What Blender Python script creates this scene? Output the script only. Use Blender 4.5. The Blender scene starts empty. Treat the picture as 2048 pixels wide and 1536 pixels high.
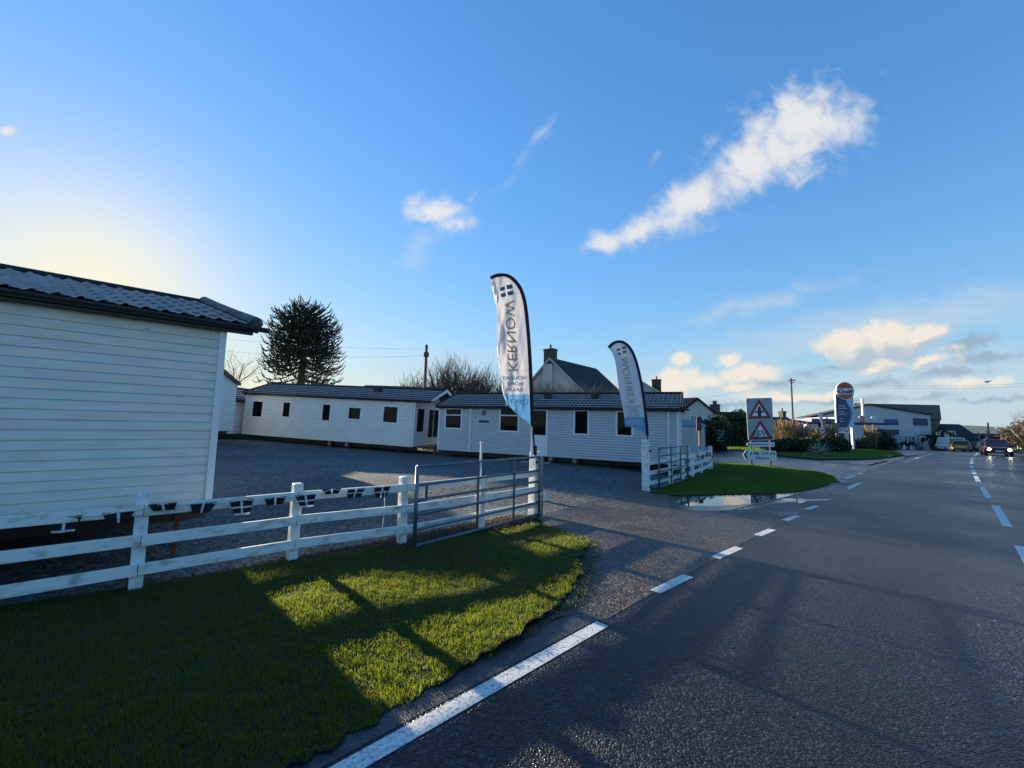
import bpy, math, random
import numpy as np
from mathutils import Vector, Matrix, geometry
random.seed(7); rng = np.random.default_rng(7)
SC = bpy.context.scene; COL = SC.collection
R = math.radians
PI = math.pi
# ------------------------------------------------------------------ camera
F = 820.0; CAMH = 2.0; PITCH = math.atan(81.6/F); ROLL = 0.021
fw = Vector((0, math.cos(PITCH), math.sin(PITCH)))
up0 = Vector((0, -math.sin(PITCH), math.cos(PITCH)))
rt0 = Vector((1, 0, 0))
rt = rt0*math.cos(ROLL) + up0*math.sin(ROLL)
upv = up0*math.cos(ROLL) - rt0*math.sin(ROLL)
CAM = Vector((0, 0, CAMH))
cam = bpy.data.cameras.new('camera'); camo = bpy.data.objects.new('camera', cam); COL.objects.link(camo)
M = Matrix((rt, upv, -fw)).transposed().to_4x4(); M.translation = CAM
camo.matrix_world = M
cam.sensor_width = 36; cam.lens = 36*F/2048; cam.clip_end = 20000; cam.clip_start = 0.05
SC.camera = camo
def ray(x, y):
    return (fw + rt*((x-1024)/F) + upv*((768-y)/F))
def at(x, y, Y):
    d = ray(x, y); return CAM + d*(Y/d.y)
def ss(t):
    t = max(0.0, min(1.0, t)); return t*t*(3-2*t)
FA = R(46.2); FD = Vector((math.sin(FA), math.cos(FA), 0)); FN = Vector((-math.cos(FA), math.sin(FA), 0))  # road/fence direction, and the side away from the road
P1 = Vector((0.5, 9.2, 0))
def H(x, y):
    s = (Vector((x, y, 0))-P1).dot(FN); t = (Vector((x, y, 0))-P1).dot(FD)
    z = 0.26*ss((s-0.3)/6.0)*ss((14-x)/5) if x < 14 else 0.0
    z += 0.042*max(0.0, min(20, -5-x))*ss((y-9)/15)
    z += 0.30*math.exp(-((x-11.0)/2.0)**2-((y-18.9)/2.8)**2)
    if x > 18: z += -0.03*max(0.0, min(25.0, y-45))
    return z
def gp(x, y, dz=0.0):
    d = ray(x, y); d = d/d.y
    lo, hi = 0.5, 400.0
    n = 400; prev = 0.5
    for i in range(1, n+1):
        Y = 0.5*(800.0**(i/n)); p = CAM + d*Y
        if p.z < H(p.x, p.y)+dz:
            lo, hi = prev, Y
            for _ in range(30):
                m = (lo+hi)/2; q = CAM+d*m
                if q.z < H(q.x, q.y)+dz: hi = m
                else: lo = m
            return CAM+d*hi
        prev = Y
    return CAM+d*400
def gv(x, y, dz=0.0):
    p = gp(x, y); return Vector((p.x, p.y, H(p.x, p.y)+dz))
# ------------------------------------------------------------------ materials
MATS = {}
def mat(name, c, rough=0.6, metal=0.0, c2=None, nscale=3.0, bump=0.0, bscale=40.0, spec=0.5, detail=6.0, lo=0.35, hi=0.65, trans=0.0, tcol=None, emit=None, estr=0.0, stretch=None, coat=0.0):
    if name in MATS: return MATS[name]
    m = bpy.data.materials.new(name); m.use_nodes = True; nt = m.node_tree; N = nt.nodes; L = nt.links
    b = N['Principled BSDF']; b.inputs['Roughness'].default_value = rough; b.inputs['Metallic'].default_value = metal
    b.inputs['Specular IOR Level'].default_value = spec
    b.inputs['Base Color'].default_value = (*c, 1)
    if coat: b.inputs['Coat Weight'].default_value = coat
    tc = N.new('ShaderNodeTexCoord'); src = tc.outputs['Object']
    if stretch:
        mp = N.new('ShaderNodeMapping'); mp.inputs['Scale'].default_value = stretch; L.new(src, mp.inputs['Vector']); src = mp.outputs[0]
    if c2 is not None:
        t = N.new('ShaderNodeTexNoise'); t.inputs['Scale'].default_value = nscale; t.inputs['Detail'].default_value = detail; L.new(src, t.inputs['Vector'])
        r = N.new('ShaderNodeMapRange'); r.inputs['From Min'].default_value = lo; r.inputs['From Max'].default_value = hi; L.new(t.outputs['Fac'], r.inputs['Value'])
        mx = N.new('ShaderNodeMix'); mx.data_type = 'RGBA'; mx.inputs['A'].default_value = (*c, 1); mx.inputs['B'].default_value = (*c2, 1)
        L.new(r.outputs[0], mx.inputs['Factor']); L.new(mx.outputs['Result'], b.inputs['Base Color'])
    if bump:
        t = N.new('ShaderNodeTexNoise'); t.inputs['Scale'].default_value = bscale; t.inputs['Detail'].default_value = 4; L.new(src, t.inputs['Vector'])
        bp = N.new('ShaderNodeBump'); bp.inputs['Strength'].default_value = bump; bp.inputs['Distance'].default_value = 0.01
        L.new(t.outputs['Fac'], bp.inputs['Height']); L.new(bp.outputs[0], b.inputs['Normal'])
    if emit:
        b.inputs['Emission Color'].default_value = (*emit, 1); b.inputs['Emission Strength'].default_value = estr
    if trans:
        out = N['Material Output']; tr = N.new('ShaderNodeBsdfTranslucent'); ms = N.new('ShaderNodeMixShader'); ms.inputs[0].default_value = trans
        if tcol is not None: tr.inputs['Color'].default_value = (*tcol, 1)
        elif c2 is not None: L.new(mx.outputs['Result'], tr.inputs['Color'])
        else: tr.inputs['Color'].default_value = (*c, 1)
        L.new(b.outputs[0], ms.inputs[1]); L.new(tr.outputs[0], ms.inputs[2]); L.new(ms.outputs[0], out.inputs['Surface'])
    MATS[name] = m; return m
def glass_mat():
    m = bpy.data.materials.new('window_glass'); m.use_nodes = True; nt = m.node_tree; N = nt.nodes; L = nt.links; N.clear()
    o = N.new('ShaderNodeOutputMaterial'); g = N.new('ShaderNodeBsdfGlossy'); g.inputs['Roughness'].default_value = 0.02
    t = N.new('ShaderNodeBsdfTransparent'); t.inputs['Color'].default_value = (.34, .40, .41, 1)
    f = N.new('ShaderNodeLayerWeight'); f.inputs['Blend'].default_value = .22
    ms = N.new('ShaderNodeMixShader'); L.new(f.outputs[0], ms.inputs[0]); L.new(t.outputs[0], ms.inputs[1]); L.new(g.outputs[0], ms.inputs[2]); L.new(ms.outputs[0], o.inputs['Surface'])
    return m
def chip_mat(name, ca, cb, cell, rough, bump, big=None, bigscale=0.4, tint=None, dist=0.004, wet=None, tracks=None, mottle=None, power=2.0):
    """stony surface: voronoi chips with their own tone and relief"""
    m = bpy.data.materials.new(name); m.use_nodes = True; nt = m.node_tree; N = nt.nodes; L = nt.links; b = N['Principled BSDF']
    tc = N.new('ShaderNodeTexCoord')
    nz = N.new('ShaderNodeTexNoise'); nz.inputs['Scale'].default_value = cell*0.7; L.new(tc.outputs['Object'], nz.inputs['Vector'])
    ad = N.new('ShaderNodeVectorMath'); ad.operation = 'MULTIPLY_ADD'; ad.inputs[1].default_value = (.6/cell,)*3
    L.new(nz.outputs['Color'], ad.inputs[0]); L.new(tc.outputs['Object'], ad.inputs[2])
    v = N.new('ShaderNodeTexVoronoi'); v.inputs['Scale'].default_value = cell; L.new(ad.outputs[0], v.inputs['Vector'])
    sep = N.new('ShaderNodeSeparateColor'); L.new(v.outputs['Color'], sep.inputs[0])
    mx = N.new('ShaderNodeMix'); mx.data_type = 'RGBA'; mx.inputs['A'].default_value = (*ca, 1); mx.inputs['B'].default_value = (*cb, 1)
    pw = N.new('ShaderNodeMath'); pw.operation = 'POWER'; pw.inputs[1].default_value = power; L.new(sep.outputs[0], pw.inputs[0])
    L.new(pw.outputs[0], mx.inputs['Factor']); col = mx.outputs['Result']
    n2 = N.new('ShaderNodeTexNoise'); n2.inputs['Scale'].default_value = bigscale; n2.inputs['Detail'].default_value = 7; n2.inputs['Roughness'].default_value = .6; L.new(tc.outputs['Object'], n2.inputs['Vector'])
    mr = N.new('ShaderNodeMapRange'); mr.inputs['From Min'].default_value = .38; mr.inputs['From Max'].default_value = .64; L.new(n2.outputs['Fac'], mr.inputs['Value'])
    if big is not None:
        m2 = N.new('ShaderNodeMix'); m2.data_type = 'RGBA'; m2.blend_type = 'MULTIPLY'; m2.inputs['B'].default_value = (*big, 1)
        L.new(mr.outputs[0], m2.inputs['Factor']); L.new(col, m2.inputs['A']); col = m2.outputs['Result']
    if mottle:
        n3 = N.new('ShaderNodeTexNoise'); n3.inputs['Scale'].default_value = mottle; n3.inputs['Detail'].default_value = 6; n3.inputs['Roughness'].default_value = .75; L.new(tc.outputs['Object'], n3.inputs['Vector'])
        m3 = N.new('ShaderNodeMapRange'); m3.inputs['From Min'].default_value = .33; m3.inputs['From Max'].default_value = .67; m3.inputs['To Min'].default_value = .35; m3.inputs['To Max'].default_value = 1.75; L.new(n3.outputs['Fac'], m3.inputs['Value'])
        s3 = N.new('ShaderNodeVectorMath'); s3.operation = 'SCALE'; L.new(col, s3.inputs[0]); L.new(m3.outputs[0], s3.inputs['Scale']); col = s3.outputs[0]
    if tracks:
        dp = N.new('ShaderNodeVectorMath'); dp.operation = 'DOT_PRODUCT'; dp.inputs[1].default_value = (*tracks, 0); L.new(tc.outputs['Object'], dp.inputs[0])
        wv = N.new('ShaderNodeTexNoise'); wv.noise_dimensions = '1D'; wv.inputs['Scale'].default_value = .75; wv.inputs['Detail'].default_value = 3; L.new(dp.outputs['Value'], wv.inputs['W'])
        w2 = N.new('ShaderNodeMapRange'); w2.inputs['From Min'].default_value = .35; w2.inputs['From Max'].default_value = .65; w2.inputs['To Min'].default_value = .55; w2.inputs['To Max'].default_value = 1.25; L.new(wv.outputs['Fac'], w2.inputs['Value'])
        sc = N.new('ShaderNodeVectorMath'); sc.operation = 'SCALE'; L.new(col, sc.inputs[0]); L.new(w2.outputs[0], sc.inputs['Scale']); col = sc.outputs[0]
    L.new(col, b.inputs['Base Color'])
    if wet:
        r2 = N.new('ShaderNodeMapRange'); r2.inputs['To Min'].default_value = rough; r2.inputs['To Max'].default_value = wet; L.new(mr.outputs[0], r2.inputs['Value']); L.new(r2.outputs[0], b.inputs['Roughness'])
    else: b.inputs['Roughness'].default_value = rough
    inv = N.new('ShaderNodeMath'); inv.operation = 'SUBTRACT'; inv.inputs[0].default_value = 1; L.new(v.outputs['Distance'], inv.inputs[1])
    a2 = N.new('ShaderNodeMath'); a2.operation = 'ADD'; L.new(inv.outputs[0], a2.inputs[0])
    s2 = N.new('ShaderNodeMath'); s2.operation = 'MULTIPLY'; s2.inputs[1].default_value = .8; L.new(sep.outputs[1], s2.inputs[0]); L.new(s2.outputs[0], a2.inputs[1])
    bp = N.new('ShaderNodeBump'); bp.inputs['Strength'].default_value = bump; bp.inputs['Distance'].default_value = dist
    L.new(a2.outputs[0], bp.inputs['Height']); L.new(bp.outputs[0], b.inputs['Normal'])
    MATS[name] = m; return m
# ------------------------------------------------------------------ mesh builder
class MB:
    def __init__(s, M=None): s.v = []; s.f = []; s.m = []; s.M = M
    def add(s, vs, fs, mi=0):
        o = len(s.v); s.v += [Vector(v) for v in vs]; s.f += [tuple(i+o for i in f) for f in fs]; s.m += [mi]*len(fs); return s
    def box(s, c, d, rz=0.0, mi=0, ax=None):
        c = Vector(c); hx, hy, hz = d[0]/2, d[1]/2, d[2]/2
        if ax is None:
            ca, sa = math.cos(rz), math.sin(rz); ax = (Vector((ca, sa, 0)), Vector((-sa, ca, 0)), Vector((0, 0, 1)))
        vs = [c+ax[0]*(i*hx)+ax[1]*(j*hy)+ax[2]*(k*hz) for k in (-1, 1) for j in (-1, 1) for i in (-1, 1)]
        return s.add(vs, [(0, 2, 3, 1), (4, 5, 7, 6), (0, 1, 5, 4), (2, 6, 7, 3), (0, 4, 6, 2), (1, 3, 7, 5)], mi)
    def bbox(s, a, b, mi=0):
        a, b = Vector(a), Vector(b); return s.box((a+b)/2, b-a, 0, mi)
    def beam(s, a, b, w, h, mi=0, upd=Vector((0, 0, 1))):
        a, b = Vector(a), Vector(b); x = (b-a); l = x.length; x.normalize(); y = upd.cross(x)
        if y.length < 1e-4: y = Vector((0, 1, 0)).cross(x)
        y.normalize(); z = x.cross(y); return s.box((a+b)/2, (l, w, h), 0, mi, (x, y, z))
    def tube(s, pts, r, n=6, mi=0, cap=True):
        pts = [Vector(p) for p in pts]; rs = r if isinstance(r, (list, tuple)) else [r]*len(pts); o = len(s.v); k = len(pts)
        ref = None; vs = []
        for i, p in enumerate(pts):
            t = (pts[min(i+1, k-1)]-pts[max(i-1, 0)])
            if t.length < 1e-9: t = Vector((0, 0, 1))
            t.normalize()
            if ref is None: ref = t.orthogonal().normalized()
            ref = (ref - t*ref.dot(t))
            if ref.length < 1e-6: ref = t.orthogonal()
            ref.normalize(); b = t.cross(ref)
            for j in range(n):
                a = 2*PI*j/n; vs.append(p+(ref*math.cos(a)+b*math.sin(a))*rs[i])
        fs = [(i*n+j, i*n+(j+1) % n, (i+1)*n+(j+1) % n, (i+1)*n+j) for i in range(k-1) for j in range(n)]
        if cap: fs += [tuple(range(n-1, -1, -1)), tuple((k-1)*n+j for j in range(n))]
        return s.add(vs, fs, mi)
    def prism(s, poly, d, mi=0):
        poly = [Vector(p) for p in poly]; d = Vector(d); n = len(poly)
        vs = poly+[p+d for p in poly]
        fs = [tuple(range(n-1, -1, -1)), tuple(range(n, 2*n))]+[(i, (i+1) % n, (i+1) % n+n, i+n) for i in range(n)]
        return s.add(vs, fs, mi)
    def lathe(s, c, prof, n=14, ax=(0, 0, 1), mi=0):
        c = Vector(c); z = Vector(ax).normalized(); x = z.orthogonal().normalized(); y = z.cross(x); vs = []; k = len(prof)
        for (r, h) in prof:
            for j in range(n):
                a = 2*PI*j/n; vs.append(c+z*h+(x*math.cos(a)+y*math.sin(a))*r)
        fs = [(i*n+j, i*n+(j+1) % n, (i+1)*n+(j+1) % n, (i+1)*n+j) for i in range(k-1) for j in range(n)]
        fs += [tuple(range(n-1, -1, -1)), tuple((k-1)*n+j for j in range(n))]
        return s.add(vs, fs, mi)
    def disc(s, c, nrm, r, n=20, mi=0, t=0.01):
        return s.lathe(Vector(c), [(r, 0), (r, t)], n, nrm, mi)
    def build(s, name, mats, parent=None, smooth=False, bevel=0.0):
        if not isinstance(mats, (list, tuple)): mats = [mats]
        me = bpy.data.meshes.new(name)
        vs = [(s.M @ v) for v in s.v] if s.M is not None else s.v
        me.from_pydata([tuple(v) for v in vs], [], s.f); me.validate()
        for m in mats: me.materials.append(m)
        if len(mats) > 1 and len(me.polygons) == len(s.m): me.polygons.foreach_set('material_index', s.m)
        if smooth: me.polygons.foreach_set('use_smooth', [True]*len(me.polygons))
        import bmesh
        bm = bmesh.new(); bm.from_mesh(me); bmesh.ops.recalc_face_normals(bm, faces=bm.faces[:]); bm.to_mesh(me); bm.free()
        me.update()
        return link(name, me, parent, bevel)
def link(name, me, parent=None, bevel=0.0):
    o = bpy.data.objects.new(name, me); COL.objects.link(o)
    if parent is not None:
        o.parent = parent; o.matrix_parent_inverse = Matrix.Translation(base_of(parent)).inverted()
    if bevel:
        b = o.modifiers.new('bevel', 'BEVEL'); b.width = bevel; b.segments = 2; b.limit_method = 'ANGLE'
    return o
def base_of(o):
    # meshes are written in world coordinates: a child of an Empty is offset by the Empty, a child of a mesh part by nothing more
    while o.parent is not None and o.type != 'EMPTY': o = o.parent
    return o.location if o.type == 'EMPTY' and False else o['base'] if 'base' in o and o.type == 'EMPTY' else Vector((0, 0, 0))
def thing(name, label, cat, loc=(0, 0, 0), group=None):
    o = bpy.data.objects.new(name, None); COL.objects.link(o); o.location = loc; o.empty_display_size = .2
    BASE[o.name] = Vector(loc); tag(o, label, cat, group); return o
BASE = {}
def base_of(o):
    return BASE.get(o.name, Vector((0, 0, 0)))
def tag(o, label, cat, group=None, kind=None):
    o['label'] = label; o['category'] = cat
    if group: o['group'] = group
    if kind: o['kind'] = kind
    return o
def struct(o, label=None, cat=None):
    o['kind'] = 'structure'
    if label: o['label'] = label
    if cat: o['category'] = cat
    return o
def npmesh(name, V, faces_flat, loop_starts, loop_totals, mats, parent=None, matidx=None, smooth=False):
    me = bpy.data.meshes.new(name); me.vertices.add(len(V)); me.vertices.foreach_set('co', V.astype(np.float32).ravel())
    me.loops.add(len(faces_flat)); me.loops.foreach_set('vertex_index', faces_flat.astype(np.int32))
    me.polygons.add(len(loop_starts)); me.polygons.foreach_set('loop_start', loop_starts.astype(np.int32)); me.polygons.foreach_set('loop_total', loop_totals.astype(np.int32))
    for m in (mats if isinstance(mats, (list, tuple)) else [mats]): me.materials.append(m)
    if matidx is not None: me.polygons.foreach_set('material_index', matidx.astype(np.int32))
    me.update(calc_edges=True); me.validate()
    return link(name, me, parent)
def inpoly(x, y, poly):
    c = False; n = len(poly); j = n-1
    for i in range(n):
        xi, yi = poly[i][0], poly[i][1]; xj, yj = poly[j][0], poly[j][1]
        if (yi > y) != (yj > y) and x < (xj-xi)*(y-yi)/(yj-yi)+xi: c = not c
        j = i
    return c
def sheet(name, poly, step, dz, m, zf=None, smooth=True, parent=None):
    """a ground sheet: polygon filled with a grid and laid on the terrain"""
    P = [Vector((p[0], p[1])) for p in poly]; pts = list(P)
    E = [(i, (i+1) % len(P)) for i in range(len(P))]
    xs = [p.x for p in P]; ys = [p.y for p in P]
    if step:
        x = min(xs)+step*.37
        while x < max(xs):
            y = min(ys)+step*.41
            while y < max(ys):
                if inpoly(x, y, poly): pts.append(Vector((x+random.uniform(-.2, .2)*step, y+random.uniform(-.2, .2)*step)))
                y += step
            x += step
    vs, es, fs, *_ = geometry.delaunay_2d_cdt(pts, E, [], 1, 1e-4)
    b = MB(); b.add([(v.x, v.y, (H(v.x, v.y) if zf is None else zf(v.x, v.y))+dz) for v in vs], [tuple(f) for f in fs])
    o = b.build(name, m, parent, smooth)
    me = o.data
    if len(me.polygons) and sum(p.normal.z for p in me.polygons) < 0: me.flip_normals()
    return o
def text_mesh(txt, size=1.0, ext=0.0, bold=0.0, align='LEFT'):
    c = bpy.data.curves.new('lettering', 'FONT'); c.body = txt; c.size = size; c.extrude = ext; c.offset = bold; c.align_x = align; c.resolution_u = 3
    o = bpy.data.objects.new('lettering', c); COL.objects.link(o)
    dg = bpy.context.evaluated_depsgraph_get(); me = bpy.data.meshes.new_from_object(o.evaluated_get(dg))
    vs = [v.co.copy() for v in me.vertices]; fs = [tuple(p.vertices) for p in me.polygons]
    COL.objects.unlink(o); bpy.data.objects.remove(o); bpy.data.curves.remove(c); bpy.data.meshes.remove(me)
    return vs, fs
def put_text(mb, txt, c, ux, uz, nrm, capw=None, caph=None, mi=0, t=0.004, bold=0.0, mirror=False):
    """flat lettering centred at c; width capw and/or height caph in metres"""
    vs, fs = text_mesh(txt, 1.0, 0.5, bold)
    x0 = min(v.x for v in vs); x1 = max(v.x for v in vs); y0 = min(v.y for v in vs); y1 = max(v.y for v in vs)
    sy = (caph/(y1-y0)) if caph else capw/(x1-x0); sx = (capw/(x1-x0)) if capw else sy
    if mirror: sx = -sx
    c = Vector(c); mb.add([c+Vector(ux)*((v.x-(x0+x1)/2)*sx)+Vector(uz)*((v.y-(y0+y1)/2)*sy)+Vector(nrm)*((v.z+.5)*t) for v in vs], fs, mi)
# ------------------------------------------------------------------ daylight
SUN_AZ = R(-46.5); SUN_EL = R(12.0)
SD = Vector((math.sin(SUN_AZ)*math.cos(SUN_EL), math.cos(SUN_AZ)*math.cos(SUN_EL), math.sin(SUN_EL)))
sl = bpy.data.lights.new('sun', 'SUN'); sl.energy = 5.0; sl.angle = R(0.55); sl.color = (1.0, .83, .58)
so = bpy.data.objects.new('sun', sl); COL.objects.link(so); so.rotation_mode = 'QUATERNION'; so.rotation_quaternion = SD.to_track_quat('Z', 'Y')
def build_world():
    w = bpy.data.worlds.new('World'); SC.world = w; w.use_nodes = True; nt = w.node_tree; N = nt.nodes; L = nt.links
    bg = N['Background']; bg.inputs['Strength'].default_value = SKYSTR
    sky = N.new('ShaderNodeTexSky'); sky.sky_type = 'NISHITA'; sky.sun_disc = False; sky.sun_elevation = SUN_EL; sky.sun_rotation = SUN_AZ
    sky.altitude = 50; sky.air_density = 1.0; sky.dust_density = 0.14; sky.ozone_density = 3.0
    hs = N.new('ShaderNodeHueSaturation'); hs.inputs['Saturation'].default_value = SKYSAT; hs.inputs['Value'].default_value = 1.0; hs.inputs['Hue'].default_value = SKYHUE
    lum = N.new('ShaderNodeRGBToBW'); L.new(sky.outputs[0], lum.inputs[0])
    def m0(op, a, b):
        n = N.new('ShaderNodeMath'); n.operation = op
        for i, v in enumerate((a, b)):
            if isinstance(v, (int, float)): n.inputs[i].default_value = v
            else: L.new(v, n.inputs[i])
        return n.outputs[0]
    # roll off the aureole round the low sun as a camera's highlight curve does
    k = m0('DIVIDE', SKYGAIN, m0('ADD', 1.0, m0('MULTIPLY', lum.outputs[0], SKYGAIN*SKYSTR*SKYROLL)))
    sc_ = N.new('ShaderNodeVectorMath'); sc_.operation = 'SCALE'; L.new(sky.outputs[0], sc_.inputs[0]); L.new(k, sc_.inputs['Scale'])
    L.new(sc_.outputs[0], hs.inputs['Color'])
    gm = N.new('ShaderNodeGamma'); gm.inputs['Gamma'].default_value = 1.0; L.new(hs.outputs[0], gm.inputs[0])
    tc = N.new('ShaderNodeTexCoord'); sx = N.new('ShaderNodeSeparateXYZ'); L.new(tc.outputs['Generated'], sx.inputs[0])
    def math_(op, a, b=None, c=None, clamp=False):
        n = N.new('ShaderNodeMath'); n.operation = op; n.use_clamp = clamp
        for i, v in enumerate((a, b, c)):
            if v is None: continue
            if isinstance(v, (int, float)): n.inputs[i].default_value = v
            else: L.new(v, n.inputs[i])
        return n.outputs[0]
    yy = math_('MAXIMUM', sx.outputs['Y'], 0.03)
    cb = N.new('ShaderNodeCombineXYZ'); L.new(math_('DIVIDE', sx.outputs['X'], yy), cb.inputs[0]); L.new(math_('DIVIDE', sx.outputs['Z'], yy), cb.inputs[1])
    P = cb.outputs[0]
    def noise(scale, detail, rough, dist=0.0, vec=P, sc=None):
        n = N.new('ShaderNodeTexNoise'); n.inputs['Scale'].default_value = scale; n.inputs['Detail'].default_value = detail; n.inputs['Roughness'].default_value = rough; n.inputs['Distortion'].default_value = dist
        if sc:
            m = N.new('ShaderNodeMapping'); m.inputs['Scale'].default_value = (*sc[:2], 1); m.inputs['Rotation'].default_value = (0, 0, sc[2]); L.new(vec, m.inputs[0]); vec = m.outputs[0]
        L.new(vec, n.inputs['Vector']); return n
    wn = noise(9, 5, .6); wv = N.new('ShaderNodeVectorMath'); wv.operation = 'MULTIPLY_ADD'; wv.inputs[1].default_value = (.07, .07, 0); L.new(wn.outputs['Color'], wv.inputs[0])
    sb = N.new('ShaderNodeVectorMath'); sb.operation = 'SUBTRACT'; sb.inputs[1].default_value = (.035, .035, 0); L.new(P, sb.inputs[0]); L.new(sb.outputs[0], wv.inputs[2]); PW = wv.outputs[0]
    def field(ells, off=(0, 0)):
        acc = None
        for (x, y, a, b, ang, wgt) in ells:
            def pq(px, py):
                d = ray(px, py); return Vector((d.x/d.y, d.z/d.y))
            c = pq(x, y); ca, sa = math.cos(R(ang)), math.sin(R(ang))
            e1 = pq(x+ca*a, y-sa*a)-c; e2 = pq(x-sa*b, y-ca*b)-c
            m = N.new('ShaderNodeMapping'); m.vector_type = 'TEXTURE'
            m.inputs['Location'].default_value = (c.x-off[0], c.y-off[1], 0); m.inputs['Rotation'].default_value = (0, 0, math.atan2(e1.y, e1.x)); m.inputs['Scale'].default_value = (e1.length, e2.length, 1)
            L.new(PW, m.inputs[0]); ln = N.new('ShaderNodeVectorMath'); ln.operation = 'LENGTH'; L.new(m.outputs[0], ln.inputs[0])
            v = math_('MULTIPLY', math_('SUBTRACT', 1.0, ln.outputs['Value']), wgt)
            acc = v if acc is None else math_('MAXIMUM', acc, v)
        return acc
    def sstep(v, lo, hi):
        r = N.new('ShaderNodeMapRange'); r.interpolation_type = 'SMOOTHSTEP'; r.inputs['From Min'].default_value = lo; r.inputs['From Max'].default_value = hi; L.new(v, r.inputs['Value']); return r.outputs[0]
    def mix(a, b, f):
        m = N.new('ShaderNodeMix'); m.data_type = 'RGBA'; L.new(f, m.inputs['Factor'])
        for k, v in (('A', a), ('B', b)):
            if isinstance(v, tuple): m.inputs[k].default_value = (*v, 1)
            else: L.new(v, m.inputs[k])
        return m.outputs['Result']
    front = sstep(sx.outputs['Y'], 0.05, 0.15)
    n1 = noise(16, 9, .62, .3); n2 = noise(5, 6, .55); n3 = noise(7, 7, .55, .4, P, (1, 3.2, R(12)))
    col = gm.outputs[0]
    K = 0.75/SKYSTR
    # pale air along the horizon, cream towards the sun
    dt = N.new('ShaderNodeVectorMath'); dt.operation = 'DOT_PRODUCT'; L.new(tc.outputs['Generated'], dt.inputs[0]); dt.inputs[1].default_value = SD
    hz = mix((.245*K, .33*K, .385*K), (.47*K, .43*K, .33*K), sstep(dt.outputs['Value'], .62, .985))
    hf = math_('MULTIPLY', math_('POWER', 2.718, math_('MULTIPLY', math_('MAXIMUM', sx.outputs['Z'], 0.0), -7.0)), .86)
    col = mix(col, hz, hf)
    col = mix(col, (.52*K, .475*K, .34*K), math_('MULTIPLY', math_('POWER', math_('MAXIMUM', dt.outputs['Value'], 0.0), 85.0), .8))
    # thin veils
    veil = field([(1750, 650, 620, 60, 10, 1.0), (1500, 610, 300, 26, 14, .7), (835, 500, 75, 46, 50, .8), (1085, 265, 75, 15, 52, .6), (1900, 790, 520, 110, 2, 1.3), (1500, 790, 420, 90, 0, 1.1), (870, 730, 300, 50, 6, .6), (1040, 330, 130, 14, 50, .35)])
    vd = math_('MULTIPLY', sstep(math_('ADD', veil, math_('MULTIPLY', math_('SUBTRACT', n3.outputs['Fac'], .5), 1.1)), 0.0, .95), math_('MULTIPLY', front, .62))
    col = mix(col, (.28*K, .34*K, .39*K), vd)
    # grey low clouds
    g = field([(1700, 800, 260, 12, 1, .8), (1450, 812, 200, 10, 1, .7), (1650, 735, 120, 10, 6, .6), (1990, 800, 160, 10, 1, .7), (1935, 690, 75, 24, 14, 1.0), (1975, 716, 110, 15, 5, .9), (1610, 745, 90, 14, 4, .7), (1750, 765, 130, 14, 3, .7), (1530, 765, 120, 16, 8, .7), (1900, 745, 120, 16, 5, .8), (1830, 795, 150, 10, 2, .6), (1780, 712, 110, 12, 6, .8), ])
    gd = math_('MULTIPLY', sstep(math_('ADD', g, math_('MULTIPLY', math_('SUBTRACT', n1.outputs['Fac'], .52), 1.3)), 0.0, .75), math_('MULTIPLY', front, .72))
    col = mix(col, (.15*K, .20*K, .26*K), gd)
    # cream cumulus low on the right
    C_ = ([(1330, 780, 70, 22, 4, .8), (1590, 792, 140, 15, 2, .75), (1950, 765, 120, 16, 3, .7), (1880, 700, 60, 16, 6, .6), (1705, 694, 95, 44, 0, 1.2), (1775, 684, 100, 52, 0, 1.2), (1840, 676, 90, 34, 10, 1.1), (1800, 725, 150, 26, 3, .75), (1360, 770, 90, 34, 8, .95), (1500, 745, 110, 28, 8, .85), (1875, 665, 28, 14, 15, .9), (1455, 717, 42, 18, 15, .9), (1362, 720, 30, 18, 30, .9), (1345, 755, 30, 18, 10, .9), (1400, 768, 66, 24, 5, .9), (1525, 738, 52, 18, 6, .8), (1850, 722, 70, 17, 4, .8), (1745, 738, 70, 14, 4, .7), (1480, 775, 60, 14, 4, .6), (1660, 790, 60, 12, 2, .5)])
    c = field(C_); c2_ = field(C_[4:8], (-.020, .018))
    cd = sstep(math_('ADD', c, math_('MULTIPLY', math_('SUBTRACT', n1.outputs['Fac'], .5), 1.25)), 0.02, .6)
    cdm = math_('MULTIPLY', cd, math_('MULTIPLY', front, .92))
    # lit from the upper left: compare the field with itself a little towards the sun
    cc = mix((.25*K, .285*K, .325*K), (.46*K, .42*K, .36*K), sstep(math_('ADD', math_('SUBTRACT', c, c2_), math_('MULTIPLY', math_('SUBTRACT', n1.outputs['Fac'], .5), .8)), -.32, .38))
    col = mix(col, cc, cdm)
    # the two white puffs higher up
    P_ = ([(1600, 258, 190, 118, 28, 1.25), (1655, 240, 115, 105, 0, 1.05), (1505, 325, 175, 86, 36, 1.2), (1385, 402, 150, 68, 34, 1.15), (1285, 458, 120, 42, 22, 1.05), (1215, 482, 66, 32, 10, .95), (1420, 290, 62, 22, 40, .5), (1615, 355, 70, 16, 36, .5), (870, 418, 92, 46, -8, 1.1), (905, 440, 60, 38, 10, .95), (940, 398, 22, 14, 60, .5), (10, 264, 36, 22, 0, .9), (1315, 315, 24, 14, 60, .35)])
    p = field(P_)
    pd = sstep(math_('ADD', p, math_('MULTIPLY', math_('SUBTRACT', n1.outputs['Fac'], .53), 1.9)), .0, 1.0)
    pdm = math_('MULTIPLY', pd, math_('MULTIPLY', front, .93))
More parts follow.
